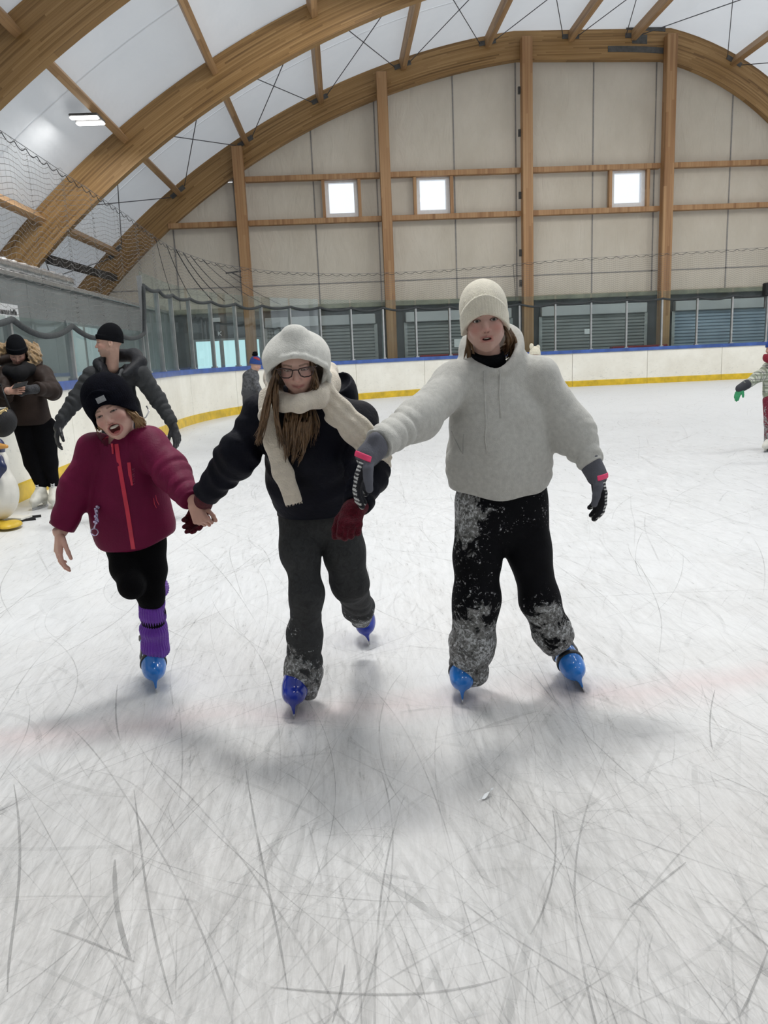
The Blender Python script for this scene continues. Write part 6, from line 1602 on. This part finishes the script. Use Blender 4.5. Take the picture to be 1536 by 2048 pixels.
# ================================================================ other skaters and things by the boards
SKINA = (0.46, 0.29, 0.225)
def man():
    Y = 6.7
    root = empty('person', tuple(at(235, 1045, Y)*V3(1, 1, 0)), 'man in dark hooded vest and black hat, arms spread, skating behind the maroon girl', 'person')
    hd = Head(at(217, 684, Y), V3(-1.0, -0.30, -0.02), V3(0.02, 0, 1), 1.03, 'closed', 0.7, SKINA, True, neck=at(224, 735, Y+0.02))
    hd.mouth = 'profile'
    shL, elL, cuL = at(186, 752, Y), at(152, 800, Y-0.05), at(119, 845, Y-0.12)
    shR, elR, cuR = at(280, 748, Y), at(315, 798, Y+0.05), at(346, 848, Y)
    pel = at(248, 880, Y+0.05)
    SLV = plain('dark_grey_sleeve', (0.026, 0.028, 0.030), 0.7, 0, 0.2, 14, 0.3, 80, 0, 0.25)
    VEST = plain('black_vest', (0.010, 0.011, 0.014), 0.6, 0, 0.25, 12, 0.3, 70, 0, 0.25)
    TEE = cloth('grey_shirt', (0.10, 0.105, 0.11))
    def sleeves(p):
        d = None
        for a, b, c, s_ in ((shL, elL, cuL, 1), (shR, elR, cuR, 2)):
            e = chain(p, [a, b, c], [0.085, 0.066, 0.050], 0.04)+crease(p, a, b, 0.07, 0.010, 0.6, s_)+crease(p, b, c, 0.055, 0.010, 0.6, s_+3)
            e = smax(e, plane(p, c, c-b), 0.006); d = e if d is None else np.minimum(d, e)
        return d
    def vest(p):
        t = chain(p, [at(232, 768, Y), at(240, 820, Y+0.02), at(248, 872, Y+0.05), at(252, 905, Y+0.05)], [0.150, 0.170, 0.175, 0.165], 0.05, VIEW, 0.66)
        t = smin(t, chain(p, [at(212, 748, Y), at(192, 752, Y)], [0.07, 0.080], 0.03), 0.05); t = smin(t, chain(p, [at(255, 745, Y), at(276, 750, Y)], [0.07, 0.085], 0.03), 0.05)
        t = t+crease(p, at(236, 760, Y), at(250, 910, Y), 0.12, 0.008, 0.2, 3)
        hdb = chain(p, [at(205, 738, Y-0.13), at(196, 728, Y+0.0), at(225, 712, Y+0.16), at(268, 710, Y+0.12), at(280, 725, Y+0.02), at(248, 748, Y-0.14)], [0.030, 0.040, 0.055, 0.060, 0.050, 0.025], 0.03)
        t = smin(t, hdb, 0.02)
        t = smax(t, -ell(p, at(226, 728, Y-0.09), (0.085, 0.13, 0.13)), 0.015)
        t = smax(t, -plane(p, at(250, 915, Y), V3(0, 0, 1)), 0.01)
        t = smax(t, -cone(p, at(224, 745, Y-0.25), at(232, 775, Y-0.24), 0.06, 0.015), 0.01)
        return t+wav(p, 22, 0.006, 71)
    def shirt(p): return smax(chain(p, [at(226, 752, Y-0.02), at(236, 830, Y)], [0.105, 0.13], 0.03, VIEW, 0.62), -cone(p, at(224, 700, Y), at(226, 745, Y-0.03), 0.10, 0.066), 0.008)
    kL, kR = at(228, 960, Y), at(268, 962, Y+0.15); aL = at(226, 1032, Y); aR = at(275, 1025, Y+0.3)
    def legs(p): return smin(chain(p, [pel, kL, aL], [0.12, 0.085, 0.07], 0.04), chain(p, [pel, kR, aR], [0.12, 0.085, 0.07], 0.04), 0.03)
    make_body(root, hd, [([at(226, 745, Y+0.02), at(240, 820, Y), pel], [0.07, 0.10, 0.10]), ([at(228, 755, Y), shL, elL, cuL], [0.06, 0.05, 0.04, 0.03]), ([at(228, 755, Y), shR, elR, cuR], [0.06, 0.05, 0.04, 0.03]), ([pel, kL, aL], [0.09, 0.06, 0.04]), ([pel, kR, aR], [0.09, 0.06, 0.04])],
              [sleeves, vest, legs, shirt], hh=0.003, bh=0.015)
    body('sleeves', sleeves, *bounds([shL, elL, cuL, shR, elR, cuR], 0.11), 0.008, SLV, root)
    body('vest', vest, *bounds([at(185, 700, Y), at(285, 915, Y)], 0.24), 0.008, VEST, root)
    body('shirt', shirt, *bounds([at(226, 730, Y), at(236, 835, Y)], 0.16), 0.008, TEE, root)
    body('trousers', legs, *bounds([pel, kL, kR, aL, aR], 0.14), 0.012, BLACKC, root)
    beanie(hd, root, BLK, (0.022, 0.040), puff=0.0, tilt=0.32, h=0.004, fit=0.008)
    for wr, F_, Nn, sd, el in ((at(117, 851, Y-0.14), V3(-0.20, -0.25, -1), V3(-0.8, -0.5, 0.1), 1, elL), (at(347, 853, Y), V3(0.22, -0.1, -1), V3(0.75, -0.55, 0.1), -1, elR)):
        h = Hand(wr, F_, Nn, 1.08, (0.25, 0.4, 0.35), 1.35, sd, (0.6, 0.4, 0.2))
        body('glove', lambda p, h=h, wr=wr, el=el: smin(h.f(p), cone(p, wr-unit(wr-el)*0.05, wr+h.F*0.02, 0.042, 0.038), 0.01), *bounds(h.pts()+[wr], 0.07), 0.0045, plain('black_glove', (0.010, 0.010, 0.012), 0.4, 0, 0.3, 30, 0.3, 90, 0, 0.4), root)
    for a, t in ((aL, V3(-0.15, -1, 0)), (aR, V3(0.2, -1, 0))): Skate(np.array([a[0], a[1], 0])+unit(t)*0.176, t, sc=1.05).build(root, SKBLUE, h=0.006)
    rib_tube([at(293, 812, Y-0.10), at(298, 822, Y-0.12), at(292, 834, Y-0.13), at(280, 842, Y-0.15)], 0.006, 'wallet_chain', plain('chain_silver', (0.4, 0.4, 0.42), 0.3, 0.9), root)
man()

def woman():
    Y = 7.75
    root = empty('person', tuple(atz(95, 1000)), 'woman in brown fur-hooded parka, black hat and white skates, looking down at her phone', 'person')
    hd = Head(at(34, 704, Y-0.04), V3(0.25, -0.85, -0.62), V3(0.10, -0.3, 1), 1.0, 'closed', 0.35, SKINA, neck=at(38, 745, Y))
    PARKA = plain('brown_parka', (0.022, 0.0135, 0.0105), 0.6, 0, 0.2, 9, 0.2, 60, 0, 0.2)
    FUR = plain('tan_fur', (0.30, 0.20, 0.10), 0.9, 0, 0.35, 60, 1.0, 140, 0.4, 0.1)
    pel = at(60, 850, Y)
    shL, elL, cuL = at(13, 752, Y), at(3, 796, Y-0.22), at(16, 782, Y-0.34)
    shR, elR, cuR = at(86, 750, Y), at(104, 782, Y-0.10), at(72, 778, Y-0.30)
    def parka(p):
        t = chain(p, [at(46, 762, Y), at(54, 810, Y), at(60, 845, Y), at(60, 880, Y)], [0.165, 0.180, 0.20, 0.20], 0.05, VIEW, 0.70)
        t = smin(t, chain(p, [at(36, 742, Y), shL], [0.08, 0.09], 0.03), 0.05); t = smin(t, chain(p, [at(55, 740, Y), shR], [0.08, 0.095], 0.03), 0.05)
        t = smax(t, -plane(p, at(60, 848, Y), V3(0.05, 0, 1)), 0.01)
        for a, b, c, s_ in ((shL, elL, cuL, 1), (shR, elR, cuR, 2)):
            e = chain(p, [a, b, c], [0.095, 0.080, 0.062], 0.04)+crease(p, a, b, 0.08, 0.010, 0.6, s_)+crease(p, b, c, 0.07, 0.008, 0.6, s_+3)
            t = smin(t, smax(e, plane(p, c, c-b), 0.006), 0.02)
        t = smin(t, chain(p, [at(5, 720, Y+0.1), at(40, 712, Y+0.18), at(72, 722, Y+0.1)], [0.06, 0.08, 0.06], 0.03), 0.03)
        return t+wav(p, 20, 0.006, 81)
    ks = [(at(66, 925, Y), at(82, 968, Y)), (at(97, 925, Y+0.03), at(108, 968, Y+0.03))]
    def legs(p):
        d = None
        for i, (k, a) in enumerate(ks):
            e = chain(p, [at(52+36*i, 855, Y), k, a], [0.118, 0.080, 0.058], 0.04); d = e if d is None else smin(d, e, 0.02)
        return d+wav(p, 20, 0.004, 82)
    hl = Hand(cuL+V3(0.03, -0.05, 0.0), V3(0.85, -0.2, 0.05), V3(-0.1, -0.95, 0.2), 0.95, (0.5, 0.6, 0.4), 1.0, 1, (0.7, 0.4, 0.2))
    make_body(root, hd, [([at(40, 745, Y), at(54, 810, Y), pel], [0.07, 0.10, 0.10]), ([at(42, 755, Y), shL, elL, cuL, hl.wr], [0.06, 0.05, 0.04, 0.03, 0.025]), ([at(42, 755, Y), shR, elR, cuR], [0.06, 0.05, 0.04, 0.03])],
              [lambda p: np.minimum(parka(p), np.where(np.linalg.norm(p-hl.wr.astype(F32), axis=1) < 0.12, -1.0, 1.0))], hands=[hl], hh=0.003, bh=0.015)
    body('parka', parka, *bounds([shL, elL, cuL, shR, elR, cuR, at(60, 880, Y), at(40, 705, Y+0.2)], 0.14), 0.008, PARKA, root)
    body('leggings', legs, *bounds([k for q in ks for k in q]+[at(52, 840, Y), at(88, 840, Y)], 0.13), 0.009, BLACKC, root)
    beanie(hd, root, BLK, (0.022, 0.055), puff=0.004, slouch=(0, 0.0, -0.02), h=0.004)
    SCB = cloth('black_scarf', (0.009, 0.009, 0.010))
    body('neck_scarf', lambda p: chain(p, [at(18, 742, Y-0.08), at(40, 748, Y-0.17), at(60, 738, Y-0.08), at(40, 726, Y+0.08)], [0.055, 0.065, 0.055, 0.05], 0.03)+wav(p, 40, 0.005, 83), *bounds([at(18, 742, Y), at(60, 720, Y), at(40, 755, Y-0.2), at(40, 740, Y+0.1)], 0.10), 0.008, SCB, root)
    def fur(p):
        d = chain(p, [at(-4, 745, Y-0.02), at(-12, 722, Y+0.05), at(2, 700, Y+0.12), at(46, 690, Y+0.14), at(66, 700, Y+0.06), at(71, 716, Y-0.02), at(62, 732, Y-0.06)], [0.030, 0.045, 0.055, 0.055, 0.056, 0.052, 0.030], 0.02)
        return d+wav(p, 110, 0.010, 84, 8)+wav(p, 260, 0.004, 85, 6)
    body('fur_trim', fur, *bounds([at(-12, 745, Y), at(71, 690, Y), at(46, 690, Y+0.2), at(46, 745, Y-0.1)], 0.09), 0.006, FUR, root)
    hr = Hand(cuR+V3(-0.02, -0.05, 0.0), V3(-0.75, -0.25, -0.1), V3(0.1, -0.95, 0.2), 0.98, (0.6, 0.7, 0.5), 1.4, -1, (0.7, 0.4, 0.2))
    body('glove', lambda p: smin(hr.f(p), cone(p, cuR, hr.wr+hr.F*0.02, 0.045, 0.040), 0.01), *bounds(hr.pts()+[cuR], 0.07), 0.0045, plain('dark_knit_glove', (0.030, 0.031, 0.035), 0.9, 0, 0.6, 90), root)
    for (k, a), t in zip(ks, (V3(-0.30, -1, 0), V3(0.15, -1, 0))):
        tip = np.array([a[0], a[1], 0])+unit(t)*0.176
        s_ = Skate(tip, t); o = s_.build(root, SKWHITE, straps=False, h=0.005)
        lm = MB()
        for z in np.linspace(0.125, 0.225, 8):
            x0 = 0.005-0.28*(z-0.125)*0.5 if z > 0.16 else 0.04-0.9*(z-0.125)
            for sg in (-1, 1):
                lm.tube([s_.w(x0+0.012, -0.018*sg, z), s_.w(x0+0.022, 0.0, z+0.004), s_.w(x0+0.012, 0.018*sg, z+0.010)], 0.0022, 4)
        g = part(lm, 'laces', PAPER, root); g.parent = o; g.matrix_parent_inverse = Matrix.Identity(4)
    ph = empty('mobile_phone', tuple(at(42, 770, Y-0.42)), 'dark mobile phone held in the hands of the woman in the brown parka', 'phone')
    c = at(41, 770, Y-0.43)
    part(MB().obox(c-V3(0.065, 0, 0.01), c+V3(0.065, -0.02, 0.012), 0.072, 0.009, up=V3(0, -0.5, 0.8)), 'phone_case', BLACKM, ph)
    # bag hanging in front, with a small gold leaping-cat emblem
    b = empty('handbag', tuple(at(6, 845, Y-0.35)), 'black bag with small gold emblem hanging at the left edge, above the penguin', 'bag')
    bc = at(3, 842, Y-0.42)
    def bag(p): return smax(ell(p, bc, (0.135, 0.08, 0.15)), plane(p, bc+V3(0, 0, 0.115), V3(0, 0, 1)), 0.02)+wav(p, 30, 0.004, 86)
    body('pouch', bag, bc-0.18, bc+0.18, 0.007, plain('black_bag_cloth', (0.009, 0.009, 0.011), 0.6, 0, 0.3, 20, 0.3), b)
    part(MB().tube([bc+V3(-0.09, 0, 0.10), bc+V3(-0.06, 0.02, 0.24), bc+V3(0.0, 0.10, 0.33), bc+V3(0.05, 0.02, 0.24), bc+V3(0.09, 0, 0.10)], 0.010, 6), 'strap', BLACKM, b, True)
    GOLD = plain('gold_print', (0.55, 0.42, 0.20), 0.4, 0.4)
    e = lambda px, py: hit(bag, px, py, Y-0.6, Y-0.2)+VIEW*0.004
    em = MB()
    for a, c_, w_ in (((1, 824), (9, 820), 0.012), ((9, 820), (14, 816), 0.010), ((14, 816), (15, 819), 0.007), ((1, 824), (-4, 826), 0.006), ((-4, 826), (-7, 822), 0.004), ((2, 824), (1, 829), 0.006), ((10, 820), (14, 823), 0.006), ((5, 823), (2, 828), 0.005)):
        em.tube([e(*a), e(*c_)], w_, 5)
    part(em, 'emblem', GOLD, b)
woman()

def penguin():
    Y = 6.85
    c0 = atz(22, 1040); root = empty('penguin_skating_aid', tuple(c0), 'white-bellied plastic penguin skating aid with orange beak and yellow feet, left edge', 'skating aid')
    WH = plain('penguin_white', (0.68, 0.665, 0.61), 0.35, var=0.06); NB = plain('penguin_navy', (0.012, 0.02, 0.075), 0.3, var=0.15)
    OR = plain('penguin_beak_orange', (0.55, 0.27, 0.06), 0.35); YE = plain('penguin_feet_yellow', (0.62, 0.42, 0.03), 0.4)
    b0 = at(-8, 985, Y); bt = at(-14, 925, Y); hc = at(-14, 893, Y)
    belly = lambda p: smin(ell(p, b0, (0.185, 0.18, 0.245)), ell(p, bt, (0.13, 0.13, 0.15)), 0.06)
    body('belly', belly, b0-0.32, b0+np.array([0.3, 0.3, 0.45]), 0.009, WH, root)
    body('head', lambda p: smin(ell(p, hc, (0.095, 0.095, 0.085)), ell(p, hc+V3(0, 0, -0.07), (0.085, 0.085, 0.08)), 0.03), hc-0.18, hc+0.14, 0.007, NB, root)
    body('beak', lambda p: cone(p, hc+V3(0.06, -0.04, 0.005), at(13, 893, Y-0.09), 0.030, 0.016), *bounds([hc, at(16, 893, Y-0.09)], 0.05), 0.005, OR, root)
    wg = [at(-2, 918, Y-0.14), at(2, 935, Y-0.17), at(-14, 968, Y-0.19)]
    body('wing', lambda p: chain(p, wg, [0.04, 0.045, 0.025], 0.02, VIEW, 0.5), *bounds(wg, 0.07), 0.006, NB, root)
    body('back', lambda p: smax(smin(ell(p, b0+V3(-0.04, 0.03, 0.02), (0.185, 0.19, 0.245)), ell(p, bt+V3(-0.03, 0.02, 0), (0.13, 0.13, 0.15)), 0.05), plane(p, b0+V3(-0.09, 0.02, 0), V3(1, -0.5, 0)), 0.01), b0-0.34, b0+np.array([0.2, 0.32, 0.45]), 0.010, NB, root)
    for px in (-6, 20):
        f = at(px, 1036, Y-0.10)
        body('foot', lambda p, f=f: smax(ell(p, np.array([f[0], f[1], 0.03]), (0.085, 0.13, 0.045)), 0.022-p[:, 2], 0.004), f-0.18, f+0.18, 0.006, YE, root)
    fl = atz(50, 1042)
    part(MB().obox((c0[0]-0.2, c0[1]+0.05, 0.03), (fl[0]+0.02, fl[1], 0.03), 0.14, 0.016), 'base_plate', WH, root)
    part(MB().obox((fl[0]-0.12, fl[1]-0.07, 0.012), (fl[0]+0.09, fl[1]+0.02, 0.012), 0.008, 0.024), 'runner', BLACKM, root)
    part(MB().obox((fl[0]-0.12, fl[1]+0.06, 0.012), (fl[0]+0.09, fl[1]+0.15, 0.012), 0.008, 0.024), 'runner', BLACKM, root)
penguin()

def simple_person(label, Y, head, hz, hup, sc, gar, limbs, hat, legs, legmat, skates, hands=(), scl=1.0, hskin=SKINA, skmat=None, extra=None):
    gx = np.mean([a[0] for a, t in skates], axis=0) if skates else 0
    root = empty('person', (skates[0][0][0], skates[0][0][1], 0.0), label, 'person')
    hd = Head(head, hz, hup, sc, 'closed', 0.7, hskin, neck=gar[0][0][0])
    def top(p):
        d = None
        for pts, rad, sq in gar:
            e = chain(p, pts, rad, 0.03, VIEW, sq) if sq < 1 else chain(p, pts, rad, 0.03); d = e if d is None else smin(d, e, 0.025)
        return d+wav(p, 26, 0.005, 91)
    def leg(p):
        d = None
        for pts, rad in legs: e = chain(p, pts, rad, 0.03); d = e if d is None else smin(d, e, 0.02)
        return d+wav(p, 24, 0.004, 92)
    make_body(root, hd, [(pts, [r*0.55 for r in rad]) for pts, rad, sq in gar]+[(pts, [r*0.55 for r in rad]) for pts, rad in legs], [top, leg], hh=0.004, bh=0.016)
    o = body('jacket', top, *bounds([x for g in gar for x in g[0]], 0.2), 0.009, limbs, root)
    body('trousers', leg, *bounds([x for g in legs for x in g[0]], 0.14), 0.009, legmat, root, attrs={'snow': lambda p: np.clip((0.75-p[:, 2])*1.2, 0, 0.7)})
    beanie(hd, root, hat, (0.020, 0.055), puff=0.006, h=0.005)
    for a, t in skates: Skate(a, t, sc=scl).build(root, skmat or SKBLUE, straps=False, h=0.006)
    for h, m, cf in hands:
        body('mitten', lambda p, h=h: h.f(p), *bounds(h.pts(), 0.06), 0.0045, m, root)
    return root, hd, top

# child by the corner boards, seen from behind
def child_corner():
    Y = 12.6
    A = lambda x, y, d=0.0: at(x, y, Y+d)
    GR = plain('dark_patterned_jacket', (0.075, 0.078, 0.085), 0.8, 0, 0.75, 26, 0.3)
    DK = plain('dark_grey_trousers', (0.045, 0.047, 0.052), 0.8, 0, 0.3, 12, 0.2)
    HT = plain('blue_knit', (0.02, 0.055, 0.22), 0.9, 0, 0.15, 60, 0.5)
    root, hd, top = simple_person('child in dark jacket and blue bobble hat standing by the corner boards', Y, A(512, 729), V3(0.85, 0.1, -0.35), V3(0.1, 0, 1), 0.86,
        [([A(508, 741), A(502, 755), A(499, 785)], [0.06, 0.125, 0.125], 0.72), ([A(503, 750), A(512, 768, -0.1), A(522, 786, -0.22)], [0.075, 0.055, 0.045], 1), ([A(500, 750), A(496, 768, 0.1), A(510, 786, 0.2)], [0.07, 0.05, 0.045], 1)],
        GR, HT, [([A(498, 785), A(494, 822), A(492, 872)], [0.10, 0.07, 0.055]), ([A(503, 785), A(502, 822, 0.1), A(502, 868, 0.1)], [0.10, 0.07, 0.055])], DK,
        [(np.array([A(494, 880)[0], Y, 0])+unit(V3(0.9, -0.2, 0))*0.14, V3(0.9, -0.2, 0)), (np.array([A(504, 878)[0], Y+0.15, 0])+unit(V3(0.9, 0.1, 0))*0.14, V3(0.9, 0.1, 0))], scl=0.85)
    p = A(510, 708)
    part(MB(), 'x', BLK, root) if False else None
    body('bobble', lambda q: ell(q, p, (0.042, 0.042, 0.038))+wav(q, 150, 0.006, 95), p-0.07, p+0.07, 0.005, BLK, root)
    r0 = A(511, 717); 
    body('hat_stripe', lambda q: np.abs(plane(q, hd.w(0, 0.095, -0.02), hd.R[1]))-0.016+0*q[:, 0] if False else smax(ell(q, hd.w(0, 0.05, -0.02), np.array([0.098, 0.098, 0.105])*0.86), np.abs(plane(q, hd.w(0, 0.110, -0.02), hd.R[1]))-0.018, 0.003), hd.w(0, 0.1, 0)-0.12, hd.w(0, 0.1, 0)+0.12, 0.005, plain('red_knit', (0.28, 0.03, 0.035), 0.9), root)
    c = A(512, 790, -0.25)
    tag(MB().tube([A(523, 772, -0.24), A(512, 792, -0.3)], 0.010, 6).build('grey_stick', ALU), 'short grey stick held by the child at the corner boards', 'stick') if False else None
child_corner()

# child at the right edge in plaid jacket and green mitten
def child_right():
    Y = 9.05
    A = lambda x, y, d=0.0: at(x, y, Y+d)
    m, nt, out = new_mat('green_plaid'); b_ = N(nt, 'BsdfPrincipled'); v = coords(nt, 'Object')
    sp = N(nt, 'SeparateXYZ'); L(nt, v, sp.inputs[0])
    def stripe(ax, f, ph, wd):
        s_ = mathn(nt, 'FRACT', mathn(nt, 'ADD', mathn(nt, 'MULTIPLY', ax, f), ph)); return mathn(nt, 'LESS_THAN', s_, wd)
    dg = mathn(nt, 'ADD', sp.outputs[0], mathn(nt, 'MULTIPLY', sp.outputs[1], 0.6))
    k = mathn(nt, 'MAXIMUM', stripe(dg, 13.0, 0.1, 0.30), stripe(sp.outputs[2], 13.0, 0.3, 0.30)); k2 = mathn(nt, 'MAXIMUM', stripe(dg, 13.0, 0.6, 0.10), stripe(sp.outputs[2], 13.0, 0.8, 0.10))
    c = mixc(nt, mathn(nt, 'MULTIPLY', k, 0.75), (0.52, 0.54, 0.46), (0.17, 0.20, 0.13)); c = mixc(nt, mathn(nt, 'MULTIPLY', k2, 0.8), c, (0.08, 0.08, 0.09))
    L(nt, c, b_.inputs['Base Color']); b_.inputs['Roughness'].default_value = 0.85; L(nt, b_.outputs[0], out.inputs[0])
    PK = mat_snowy('berry_trousers_snow', (0.17, 0.022, 0.040)); HB_ = plain('royal_blue_knit', (0.012, 0.05, 0.24), 0.9, 0, 0.15, 50, 0.5)
    GM = plain('green_mitten', (0.03, 0.24, 0.10), 0.8); DC = plain('dark_cuff', (0.03, 0.032, 0.04), 0.8); RS = plain('red_scarf', (0.20, 0.008, 0.022), 0.9, 0, 0.2, 50, 0.5)
    wr = A(1482, 776, -0.1)
    h = Hand(wr, V3(-0.55, -0.2, -0.85), V3(-0.6, -0.4, 0.5), 0.85, (0.15, 0.25, 0.2), 1.7, 1, (0.65, 0.3, 0.1))
    root, hd, top = simple_person('child in green plaid jacket, blue hat and snowy berry trousers at the right edge', Y, A(1546, 697), V3(-0.9, -0.35, -0.05), V3(0, 0, 1), 0.88,
        [([A(1548, 722), A(1552, 745), A(1554, 792)], [0.06, 0.150, 0.155], 0.72), ([A(1538, 738), A(1520, 752, -0.02), A(1490, 771, -0.09)], [0.080, 0.066, 0.052], 1), ([A(1566, 738), A(1590, 765), A(1600, 800)], [0.08, 0.06, 0.05], 1)],
        m, HB_, [([A(1545, 800), A(1543, 845), A(1537, 892)], [0.11, 0.075, 0.062]), ([A(1562, 800), A(1566, 845), A(1570, 892)], [0.11, 0.075, 0.062])], PK,
        [(np.array([A(1538, 905)[0], Y, 0])+unit(V3(-0.8, -0.6, 0))*0.14, V3(-0.8, -0.6, 0)), (np.array([A(1572, 905)[0], Y, 0])+unit(V3(-0.8, -0.6, 0))*0.14, V3(-0.8, -0.6, 0))], hands=[(h, GM, None)], scl=0.85, skmat=SKWHITE)
    body('cuff', lambda p: cone(p, A(1493, 769, -0.09), A(1480, 777, -0.10), 0.056, 0.050), *bounds([A(1493, 769, -0.09), A(1480, 777, -0.10)], 0.08), 0.006, DC, root)
    body('scarf', lambda p: chain(p, [A(1534, 716, -0.08), A(1550, 722, -0.12), A(1565, 716)], [0.05, 0.055, 0.05], 0.02)+wav(p, 60, 0.004, 96), *bounds([A(1534, 716, -0.08), A(1565, 716), A(1550, 722, -0.12)], 0.09), 0.006, RS, root)
child_right()

# small skater hidden behind the girl in the hoodie: cream hat over her shoulder, one blue boot by her elbow
def child_hidden():
    Y = 10.9
    A = lambda x, y, d=0.0: at(x, y, Y+d)
    WHT = plain('cream_hat', (0.66, 0.62, 0.50), 0.9, 0, 0.1, 60, 0.5)
    TEAL = plain('blue_boot', (0.03, 0.13, 0.26), 0.25)
    root, hd, top = simple_person('small skater mostly hidden behind the hoodie girl, only cream hat tip and blue boot showing', Y, A(1070, 712), V3(-0.2, -1, 0), V3(0, 0, 1), 0.86,
        [([A(1070, 728), A(1072, 745), A(1074, 795)], [0.055, 0.125, 0.125], 0.72), ([A(1060, 742), A(1050, 765), A(1046, 790)], [0.07, 0.05, 0.045], 1), ([A(1082, 742), A(1090, 765), A(1092, 790)], [0.06, 0.045, 0.04], 1)],
        DARKC, WHT, [([A(1068, 800), A(1066, 835), A(1064, 868)], [0.10, 0.065, 0.05]), ([A(1080, 800), A(1090, 838), A(1104, 868)], [0.10, 0.06, 0.048])], DARKC2,
        [(np.array([A(1064, 884)[0], Y-0.1, 0])+V3(0, -0.14, 0), V3(0, -1, 0)), (atz(1106, 884), V3(0.25, -1, 0))], scl=0.85, skmat=TEAL)
    for px, dz in ((1063, 0.0), (1076, -0.02)):
        c = A(px, 693)+V3(0, 0, dz); body('hat_ear', lambda p, c=c: ell(p, c, (0.030, 0.022, 0.045)), c-0.07, c+0.07, 0.005, WHT, root)
DARKC = plain('dark_child_jacket', (0.02, 0.03, 0.06), 0.7); DARKC2 = plain('dark_child_trousers', (0.015, 0.016, 0.02), 0.8)
child_hidden()
